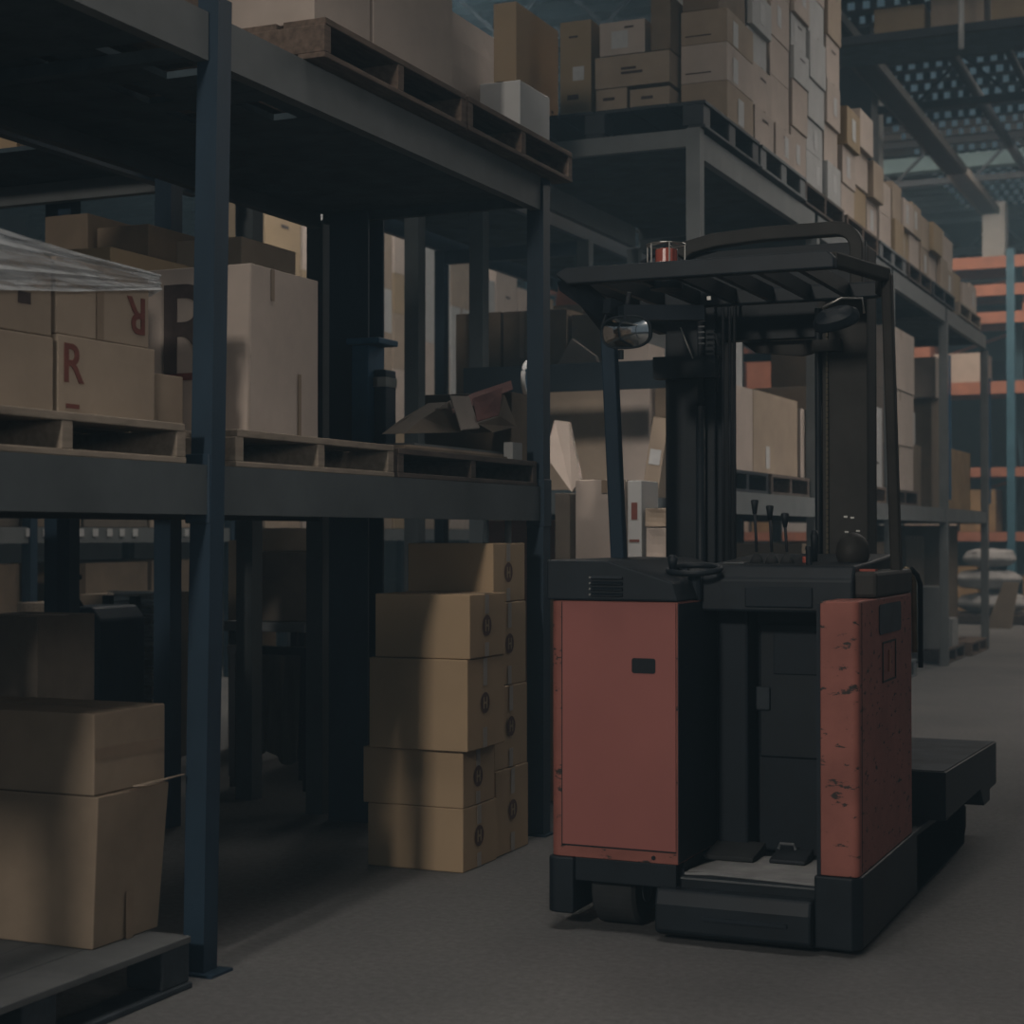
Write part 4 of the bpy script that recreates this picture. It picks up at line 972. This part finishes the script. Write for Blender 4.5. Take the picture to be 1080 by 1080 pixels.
# dark joystick housing at right
a = at(898, 560, Y=5.6)
bm = bmesh.new(); bmesh.ops.create_icosphere(bm, subdivisions=3, radius=1)
for v in bm.verts: v.co = Vector((a.x+v.co.x*.055, 5.62+v.co.y*.07, 1.21+v.co.z*.065))
mbx = MB(); mbx.bm.free(); mbx.bm = bm
hs = tp_(mbx, 'arm_rest', 'black_brown', smooth=True)
mb = MB()
for (px, py) in ((892,545),(905,560),(893,561),(899,546)):
    q_ = at(px, py, Y=5.548); mb.box(q_.x-.006, q_.x+.006, 5.545, 5.552, q_.z-.003, q_.z+.003)
tp_(mb, 'chrome_specks', 'chrome', hs)  # small metal specks on the dark housing
# floor
plat = tp_(MB().box(XLi+.004, XRi-.013, YF+.02, 5.62, .165, .2), 'step_platform', 'black')
tp_(MB().prism([(XLi+.01,YF+.035),(-1.58,YF+.06),(-1.45,YF+.05),(XRi-.016,YF+.025),(XRi-.016,5.5),(XLi+.07,5.5),(XLi+.01,YF+.1)], .2005, .208, 'Z'), 'floor_mat', 'mat', plat)
tp_(MB().box(XLi+.004, XRi-.013, YF+.012, YF+.021, .191, .196), 'scuffed_edge', 'pal_grey', plat)
tp_(MB().prism([(5.36,.209),(5.52,.209),(5.52,.25),(5.36,.225)], xof(745,5.4), xof(797,5.4), 'X'), 'pedal', 'rubber', bevel=.004)
pd = tp_(MB().prism([(5.38,.209),(5.5,.209),(5.5,.245),(5.38,.222)], xof(812,5.4), xof(850,5.4), 'X'), 'pedal', 'pal_black', bevel=.004)
tp_(MB().tube([(xof(822,5.47),5.45,.245),(xof(824,5.47),5.45,.262),(xof(838,5.47),5.45,.262),(xof(840,5.47),5.45,.245)], .005, 8), 'pedal_loop', 'pal_grey', pd)
# chassis
tp_(MB().box(XLc+.03, XRc-.01, 5.16, 6.1, .165, .199).box(XLc+.03, XLi, 5.16, 6.1, .199, .234), 'chassis', 'black2')
tp_(MB().prism(rrect(-2.112, -2.02, YF-.012, 5.3, .03, ('sw',)), .055, .234, 'Z'), 'corner_bumper', 'black', bevel=.006)
tp_(MB().box(-2.02, -1.68, YF+.005, YF+.02, .16, .234), 'rear_apron', 'black', bevel=.003)
ap = tp_(MB().prism([(YF-.03,.165),(YF-.045,.12),(YF-.045,.035),(YF-.02,.022),(5.3,.022),(5.3,.165)], -1.735, XRi-.02, 'X'), 'lower_bumper', 'black', bevel=.008)
a = at(795, 975, Y=YF-.05); tp_(MB().box(a.x-.17, a.x+.1, YF-.055, YF-.045, a.z-.0, a.z+.012), 'bumper_rib', 'black2', ap)
tp_(MB().prism([(XRi-.02,YF),(XRc-.02,YF-.01),(XRc+.006,YF+.03),(XRc+.006,7.05),(XRi-.02,7.05)], .02, .238, 'Z'), 'side_skirt', 'black', bevel=.006)
# wheels
wc = xof(651, 5.2)
w_ = tp_(MB().tube([(wc-.075,5.27,.125),(wc-.065,5.27,.125),(wc+.065,5.27,.125),(wc+.075,5.27,.125)], [.108,.123,.123,.108], 40), 'drive_wheel', 'rubber')
tp_(MB().tube([(wc-.08,5.27,.125),(wc+.08,5.27,.125)], .05, 20), 'wheel_hub', 'pal_blue', w_)
w2 = tp_(MB().tube([(-1.30,5.22,.05),(-1.24,5.22,.05)], .048, 24), 'caster_wheel', 'rubber')
# outriggers, load wheels, platform
for (a0, a1) in ((-2.10,-1.95), (-1.25,-1.10)):
    lg = tp_(MB().prism([(6.0,.02),(7.0,.02),(7.09,.08),(7.09,.17),(6.9,.21),(6.0,.23)], a0, a1, 'X'), 'outrigger_leg', 'black', bevel=.008)
    tp_(MB().tube([(a0+.03,6.9,.07),(a1-.03,6.9,.07)], .069, 24), 'load_wheel', 'rubber', lg)
lp = tp_(MB().prism([(6.27,.41),(7.55,.378),(7.55,.20),(7.36,.20),(7.36,.155),(7.2,.155),(7.1,.235),(6.27,.235)], -1.98, -1.045, 'X'), 'load_carriage', 'black', bevel=.004)
mb = MB()
mb.poly([(-1.97,6.28,.4112),(-1.052,6.28,.4112),(-1.052,7.53,.3802),(-1.97,7.53,.3802)], (0,0,.002))
tp_(mb, 'carriage_top_plate', 'pal_blue', lp)  # grey-blue sheet, lighter than the black carriage below
# mast
YM = 6.18
mL0, mL1, mR0, mR1 = xof(702,YM), xof(754,YM), xof(872,YM), xof(915,YM)
def channel(x0, x1, side, y0=YM, z0=.25, z1=2.32, t=.018):
    mb = MB()
    mb.box(x0, x1, y0, y0+t, z0, z1).box(x0, x1, y0+.15, y0+.15+t, z0, z1)
    if side > 0: mb.box(x0, x0+t, y0+t, y0+.15, z0, z1)
    else: mb.box(x1-t, x1, y0+t, y0+.15, z0, z1)
    return mb
tp_(channel(mL0, mL1, 1), 'mast_upright', 'black', bevel=.003)
tp_(channel(mR0, mR1, -1), 'mast_upright', 'black_brown', bevel=.003)
tp_(channel(mL1-.01, mL1+.02, -1, YM+.03, z1=2.25), 'inner_rail', 'black2')
tp_(channel(mR0-.035, mR0-.003, -1, YM+.03, z1=2.25), 'inner_rail', 'black_brown')
# crosshead with rounded right end
zc_ = zY(800, 249, YM)
r_ = .055
zc_ = zY(850, 236, YM-.05); th = .050
pts = [(mL0+.04, YM-.05, zY(715,258,YM)), (mL0+.1, YM-.05, zc_-.02)]
out = [(mL0+.02, zY(708,262,YM)), (mL0+.09, zc_-.035), (mL0+.20, zc_-.012), (mL0+.40, zc_)]
out += [(mR1-.10+.10*math.sin(t), zc_-.10+.10*math.cos(t)) for t in [k*PI/2/8 for k in range(9)]] + [(mR1, 2.13)]
inn = [(mR1-.045, 2.13)] + [(mR1-.10+.052*math.sin(t), zc_-.10+.05*math.cos(t)) for t in [k*PI/2/8 for k in range(8,-1,-1)]]
inn += [(mL0+.40, zc_-th), (mL0+.22, zc_-th-.012), (mL0+.13, zc_-th-.03), (mL0+.10, zc_-th-.05)]
tp_(MB().prism(out+inn, YM-.075, YM-.02, 'Y'), 'crosshead', 'black_brown', bevel=.005)
tp_(MB().tube([pts[0], (mL0-.05,YM-.2,2.26)], .008, 8), 'cable', 'pal_black')
tp_(MB().box(mL0, mR1, YM-.02, YM+.0, 2.16, 2.33), 'mast_tie_plate', 'black')
tp_(MB().box(mL1-.03, mR0+.02, YM+.05, YM+.12, 2.0, 2.18), 'mast_tie_plate', 'black')
tp_(MB().box(mL1-.03, mR0+.02, YM+.05, YM+.12, .42, .56), 'mast_tie_plate', 'black')
tp_(MB().prism([(mL1+.07,2.0),(mR0+.02,2.0),(mR0+.02,1.97),(mL1+.3,1.94),(mL1+.12,1.96)], YM+.13, YM+.16, 'Y'), 'pulley_guard', 'black_brown')
# hydraulics, chains
xa = xof(733, YM-.1)
cyl = tp_(MB().tube([(xa,YM-.03,.5),(xa,YM-.03,1.75)], .018, 16), 'lift_cylinder', 'black', smooth=True)
tp_(MB().tube([(xa,YM-.03,1.75),(xa,YM-.03,2.16)], .012, 12), 'cylinder_rod', 'pal_black', cyl, smooth=True)
xa = xof(860, YM-.03)
tp_(MB().tube([(xa,YM+.02,.5),(xa,YM+.02,2.1)], .013, 12), 'lift_cylinder', 'black', smooth=True)
for px in (763, 770, 775):
    xa = xof(px, YM-.02)
    tp_(MB().tube([(xa,YM-.02,1.10),(xa,YM-.02,2.16)], .006, 8), 'hydraulic_hose', 'pal_black', smooth=True)
tp_(MB().tube([(xof(757,YM),YM-.02,1.8),(xof(762,YM),YM-.02,1.95),(xof(757,YM),YM-.03,2.02)], .006, 6), 'hydraulic_hose', 'pal_black', smooth=True)
xa = xof(872, YM-.02)
mb = MB()
for k in range(46):
    z = 1.15+k*.021; mb.box(xa-.004, xa+.004, YM-.014, YM-.004, z, z+.017)
tp_(mb, 'lift_chain', 'yellow_line')
mb = MB()
for k in range(60):
    z = 1.1+k*.017; mb.box(mL1-.004, mL1+.004, YM-.010, YM-.002, z, z+.009)
tp_(mb, 'lift_chain', 'black2')
mb = MB()   # bolts and springs on the left upright
for py in (338, 344, 350, 356, 362): q_ = at(740, py, Y=YM-.1); mb.box(q_.x-.012, q_.x+.012, YM-.10, YM-.085, q_.z-.003, q_.z+.003)
tp_(mb, 'spring', 'pal_grey')
tp_(MB().tube([at(718,345,Y=YM-.06), at(731,378,Y=YM-.06)], .003, 6), 'link_rod', 'chrome')
tp_(MB().box(mL0-.03, mL1+.02, YM-.06, YM, zY(720,400,YM), zY(720,377,YM)), 'bracket', 'black')
tp_(MB().box(mR0-.04, mR0+.06, YM-.05, YM, zY(860,372,YM), zY(860,360,YM)), 'bracket', 'black_brown')
mb = MB()
for (px, py) in ((740,398),(741,421),(741,487),(699,331),(879,330)): q_ = at(px, py, Y=YM-.004); mb.tube([(q_.x,YM-.006,q_.z),(q_.x,YM+.002,q_.z)], .005, 8)
tp_(mb, 'bolts', 'chrome')
# overhead guard
gz0, gz1 = 2.09, 2.145
gx0, gx1, gy0, gy1 = -2.125, -1.20, 5.20, 5.95
tp_(MB().prism([(gx0+.04,gz0),(gx0,gz0+.03),(gx0,gz1-.015),(gx0+.03,gz1),(gx1-.02,gz1),(gx1,gz1-.02),(gx1,gz0)], gy0, gy0+.045, 'Y'), 'guard_rear_bar', 'black', bevel=.006)
tp_(MB().box(gx0, gx1+.03, gy1-.045, gy1, gz0, gz1), 'guard_front_bar', 'black', bevel=.006)
tp_(MB().box(gx0, gx0+.045, gy0+.046, gy1-.046, gz0+.005, gz1), 'guard_side_bar', 'black', bevel=.006)
tp_(MB().bar((gx1-.02,gy0+.05,2.125), (XRc-.02,5.62,2.12), .04, .045), 'guard_side_bar', 'black_brown', bevel=.006)
tp_(MB().bar((XRc-.02,5.60,2.12), (gx1,gy1-.04,2.12), .04, .045), 'guard_side_bar', 'black_brown', bevel=.006)
for k in range(6):
    x = gx0+.13+k*.135
    tp_(MB().bar((x,gy0+.046,2.12), (x,gy1-.046,2.12), .022, .05), 'guard_slat', 'black')
tp_(MB().poly([at(588,297,Y=5.22), at(604,292,Y=5.22), at(650,330,Y=5.4), at(652,352,Y=5.45), at(636,352,Y=5.45), at(612,322,Y=5.3), at(590,306,Y=5.22)], (.02,.03,0)), 'guard_gusset', 'black')
tp_(MB().bar(at(640,322,Y=5.3), at(700,345,Y=5.6), .03, .05), 'guard_brace', 'black')
tp_(MB().bar(at(655,330,Y=5.3), at(740,330,Y=5.5), .05, .05), 'guard_brace', 'black2')
tp_(MB().bar((mL0+.02,YM-.05,2.14), (gx0+.2,gy1-.02,2.12), .04, .05).bar((mR0,YM-.05,2.14), (gx1-.1,gy1-.02,2.12), .04, .05), 'mast_link', 'black')
# guard posts
def gpost(b, t, m, w=.052):
    return tp_(MB().bar(b, t, w, .045), 'guard_post', m, bevel=.006)
gpost(at(653,592,Y=5.62), at(642,345,Y=5.5), 'blue', .050)
b_ = at(946,622,Y=5.80); t_ = at(936,288,Y=5.62)
gpost((b_.x,5.80,1.08), t_, 'black_brown', .034)
# grab rail
gb = [at(955,600,Y=5.99), at(960,603,Y=6.03), at(963.5,612,Y=6.06), at(964.5,688,Y=6.06)]
tp_(MB().tube([(p.x, p.y, p.z) for p in gb], .010, 10), 'grab_rail', 'brass', smooth=True)
gb = [at(961,600,Y=5.99), at(967,606,Y=6.02), at(970.5,616,Y=6.05), at(970.5,704,Y=6.05)]
tp_(MB().tube([(p.x, p.y, p.z) for p in gb], .009, 10), 'grab_rail', 'black', smooth=True)
# beacon with wire cage
bc = at(703, 283, Y=5.45); bz_ = gz1+.001
bx, by = bc.x, 5.45
base = tp_(MB().tube([(bx,by,gz0+.0),(bx,by,gz1+.008)], .055, 24), 'beacon_base', 'black')
zt_ = zY(703, 258, by); zl_ = zY(703, 279, by)
tp_(MB().tube([(bx,by,zl_-.03),(bx,by,zl_+.05),(bx,by,zl_+.055)], [.038,.037,.025], 24), 'beacon_lens', 'beacon', base, smooth=False)
mb = MB()
ring = lambda r, z: [(bx+r*math.cos(t), by+r*math.sin(t), z) for t in [i*2*PI/20 for i in range(20)]]
mb.tube(ring(.066, zt_), .0028, 6, closed=True).tube(ring(.066, zl_), .0028, 6, closed=True)
for t in (0, 1.3, 2.4, 3.14, 4.2, 5.2): mb.tube([(bx+.066*math.cos(t), by+.066*math.sin(t), gz1), (bx+.066*math.cos(t), by+.066*math.sin(t), zt_)], .0028, 6)
mb.tube([(bx-.066,by,zt_),(bx,by,zt_+.012),(bx+.066,by,zt_)], .0028, 6).tube([(bx,by-.066,zt_),(bx,by,zt_+.012),(bx,by+.066,zt_)], .0028, 6)
tp_(mb, 'wire_cage', 'chrome', base)
# mirrors
def mirror(px, py, w, h, Y, rot, glass=True):
    c_ = at(px, py, Y=Y)
    def se(rx, rz, yy, n=36): 
        o = []
        for i in range(n):
            t = i*2*PI/n; x = math.copysign(abs(math.cos(t))**.75, math.cos(t))*rx; z = math.copysign(abs(math.sin(t))**.75, math.sin(t))*rz
            v = Vector((x, yy, z)); v.rotate(Euler(rot)); o.append(Vector(c_)+v)
        return o
    bm = bmesh.new(); rings = []
    for (rx, rz, yy) in ((w*.5,h*.5,-.002),(w*.505,h*.51,.010),(w*.40,h*.40,.035),(w*.15,h*.15,.045)): rings.append([bm.verts.new(p) for p in se(rx, rz, yy)])
    for A, B in zip(rings, rings[1:]):
        for i in range(36): bm.faces.new([A[i],A[(i+1)%36],B[(i+1)%36],B[i]])
    bm.faces.new(rings[-1]); bm.faces.new(rings[0][::-1])
    mb = MB(); mb.bm.free(); mb.bm = bm
    hd = tp_(mb, 'mirror', 'black', smooth=False)
    if glass:
        bm = bmesh.new(); rings = []
        for f in (.93,.75,.5,.25): rings.append([bm.verts.new(p) for p in se(w*.5*f, h*.5*f, -.004-(1-f*f)*.014)])
        for A, B in zip(rings, rings[1:]):
            for i in range(36): bm.faces.new([A[i],A[(i+1)%36],B[(i+1)%36],B[i]])
        bm.faces.new(rings[-1])
        mb = MB(); mb.bm.free(); mb.bm = bm
        tp_(mb, 'mirror_glass', 'mirror', hd, smooth=True)
        tp_(MB().tube(se(w*.5, h*.5, -.004), .004, 6, closed=True), 'mirror_rim', 'black', hd, smooth=True)
    return hd
mr = mirror(661, 350, .178, .105, 5.30, (.12,0,-.10))
tp_(MB().tube([at(634,347,Y=5.33), at(640,330,Y=5.36), at(660,332,Y=5.36), at(678,336,Y=5.36), at(686,345,Y=5.33)], .006, 8).tube([at(660,332,Y=5.36), at(664,308,Y=5.34)], .009, 8), 'mirror_bracket', 'pal_black', mr, smooth=True)
a = at(655, 369, Y=5.32); tp_(MB().tube([a, (a.x,a.y,a.z-.03)], .010, 8), 'mirror_knob', 'black2', mr)
m2 = mirror(883, 338, .15, .075, 5.42, (.5,.22,PI), glass=False)
tp_(MB().tube([at(868,324,Y=5.42), at(888,314,Y=5.44), at(910,314,Y=5.46), at(912,330,Y=5.46)], .004, 8), 'mirror_bracket', 'chrome', m2, smooth=True)
# small chrome block below the guard bar
tp_(MB().box(xof(746,5.19), xof(750,5.19), 5.19, 5.199, zY(748,316,5.19), zY(748,312,5.19)), 'bolts', 'chrome')
# ------------------------------------------------------------------ lights
def area(name, loc, target, size, size_y, power, col):
    l = bpy.data.lights.new(name, 'AREA'); l.shape = 'RECTANGLE'; l.size = size; l.size_y = size_y; l.energy = power; l.color = col
    o = bpy.data.objects.new(name, l); C.objects.link(o); o.location = loc
    o.rotation_euler = (Vector(target)-Vector(loc)).to_track_quat('-Z', 'Y').to_euler(); return o
area('dock_door_light', (-2.15, -5.0, 4.25), (-2.15, 6, .9), .45, .6, 240, (1.0,.95,.88))
o_ = area('skylight_near', (-1.85, 4.0, 6.9), (-1.9, 4.05, 0), .8, 2.6, 12.5, (1.0,.95,.90)); o_.data.spread = math.radians(62)
area('skylight_mid', (.4, 13.5, 6.9), (-.8, 13.5, 0), 1.6, 8.0, 170, (1.0,.95,.90))
area('skylight_far', (.2, 23.5, 6.9), (-.6, 23, 0), 2.5, 6.0, 210, (1.0,.92,.82))
area('far_hall_light', (-3, 25.0, 6.4), (-3, 29, 3), 9, 2.0, 200, (1.0,.88,.76))
o_ = area('shelf_fill_light', (4.6, 1.6, 3.0), (-2.85, 4.15, 1.75), 1.6, 1.6, 3.4, (1.0,.95,.9)); o_.data.spread = math.radians(34)  # added fill that brightens the near shelf cartons, no door there
o_ = area('rear_rack_fill_light', (4.8, 10.5, 2.8), (-2.85, 11.6, 1.8), 4.0, 1.6, 15, (1.0,.94,.88)); o_.data.spread = math.radians(45)  # added fill aimed at the middle shelf behind the truck
o_ = area('pile_fill_light', (-2.2, 5.3, 6.9), (-3.05, 8.3, 1.5), .7, .7, 9, (1.0,.95,.90)); o_.data.spread = math.radians(30)  # added fill for the cartons between the racks, no roof opening above
SKY = (.66,.84,1.0)
area('front_sky_fill', (-3, -8.2, 3.6), (-3, 0, 3.6), 34, 7, 105, SKY)  # added broad fill replacing sky light lost in the scatter volume
area('side_sky_fill', (12, 14, 3.6), (0, 14, 3.6), 40, 7, 40, SKY)  # added weaker fill from the right, also replacing lost sky light
area('sky_over_roof', (0, 28, 12), (0, 28, 0), 30, 30, 4200, (.85,.95,1.0))
area('next_aisle_light', (-7.0, 13.5, 6.8), (-7.6, 14.5, 1), 1.2, 9.0, 240, (1.0,.96,.90))
w = bpy.data.worlds.new('World'); SC.world = w; w.use_nodes = True
bg = w.node_tree.nodes['Background']; bg.inputs['Color'].default_value = (.62,.80,1.0,1); bg.inputs['Strength'].default_value = .135
# thin bluish scatter added to lift the dark tones
vs = w.node_tree.nodes.new('ShaderNodeVolumeScatter')
vs.inputs['Color'].default_value = (.50,.80,1.0,1); vs.inputs['Density'].default_value = .0085; vs.inputs['Anisotropy'].default_value = 0
w.node_tree.links.new(vs.outputs['Volume'], w.node_tree.nodes['World Output'].inputs['Volume'])
# ------------------------------------------------------------------ camera
cd = bpy.data.cameras.new('camera'); cam = bpy.data.objects.new('camera', cd); C.objects.link(cam); SC.camera = cam
cd.sensor_width = 36; cd.lens = FPX/1080*36
tilt = math.atan(23/FPX)
cam.location = (0, 0, CAMZ); cam.rotation_euler = (PI/2+tilt, 0, YAW)
cd.dof.use_dof = True; cd.dof.focus_distance = 6.0; cd.dof.aperture_fstop = 4.0
cd.clip_end = 200
SC.view_settings.view_transform = 'Standard'; SC.view_settings.look = 'None'; SC.view_settings.gamma = 1; SC.view_settings.exposure = 0
SC.view_settings.use_curve_mapping = False
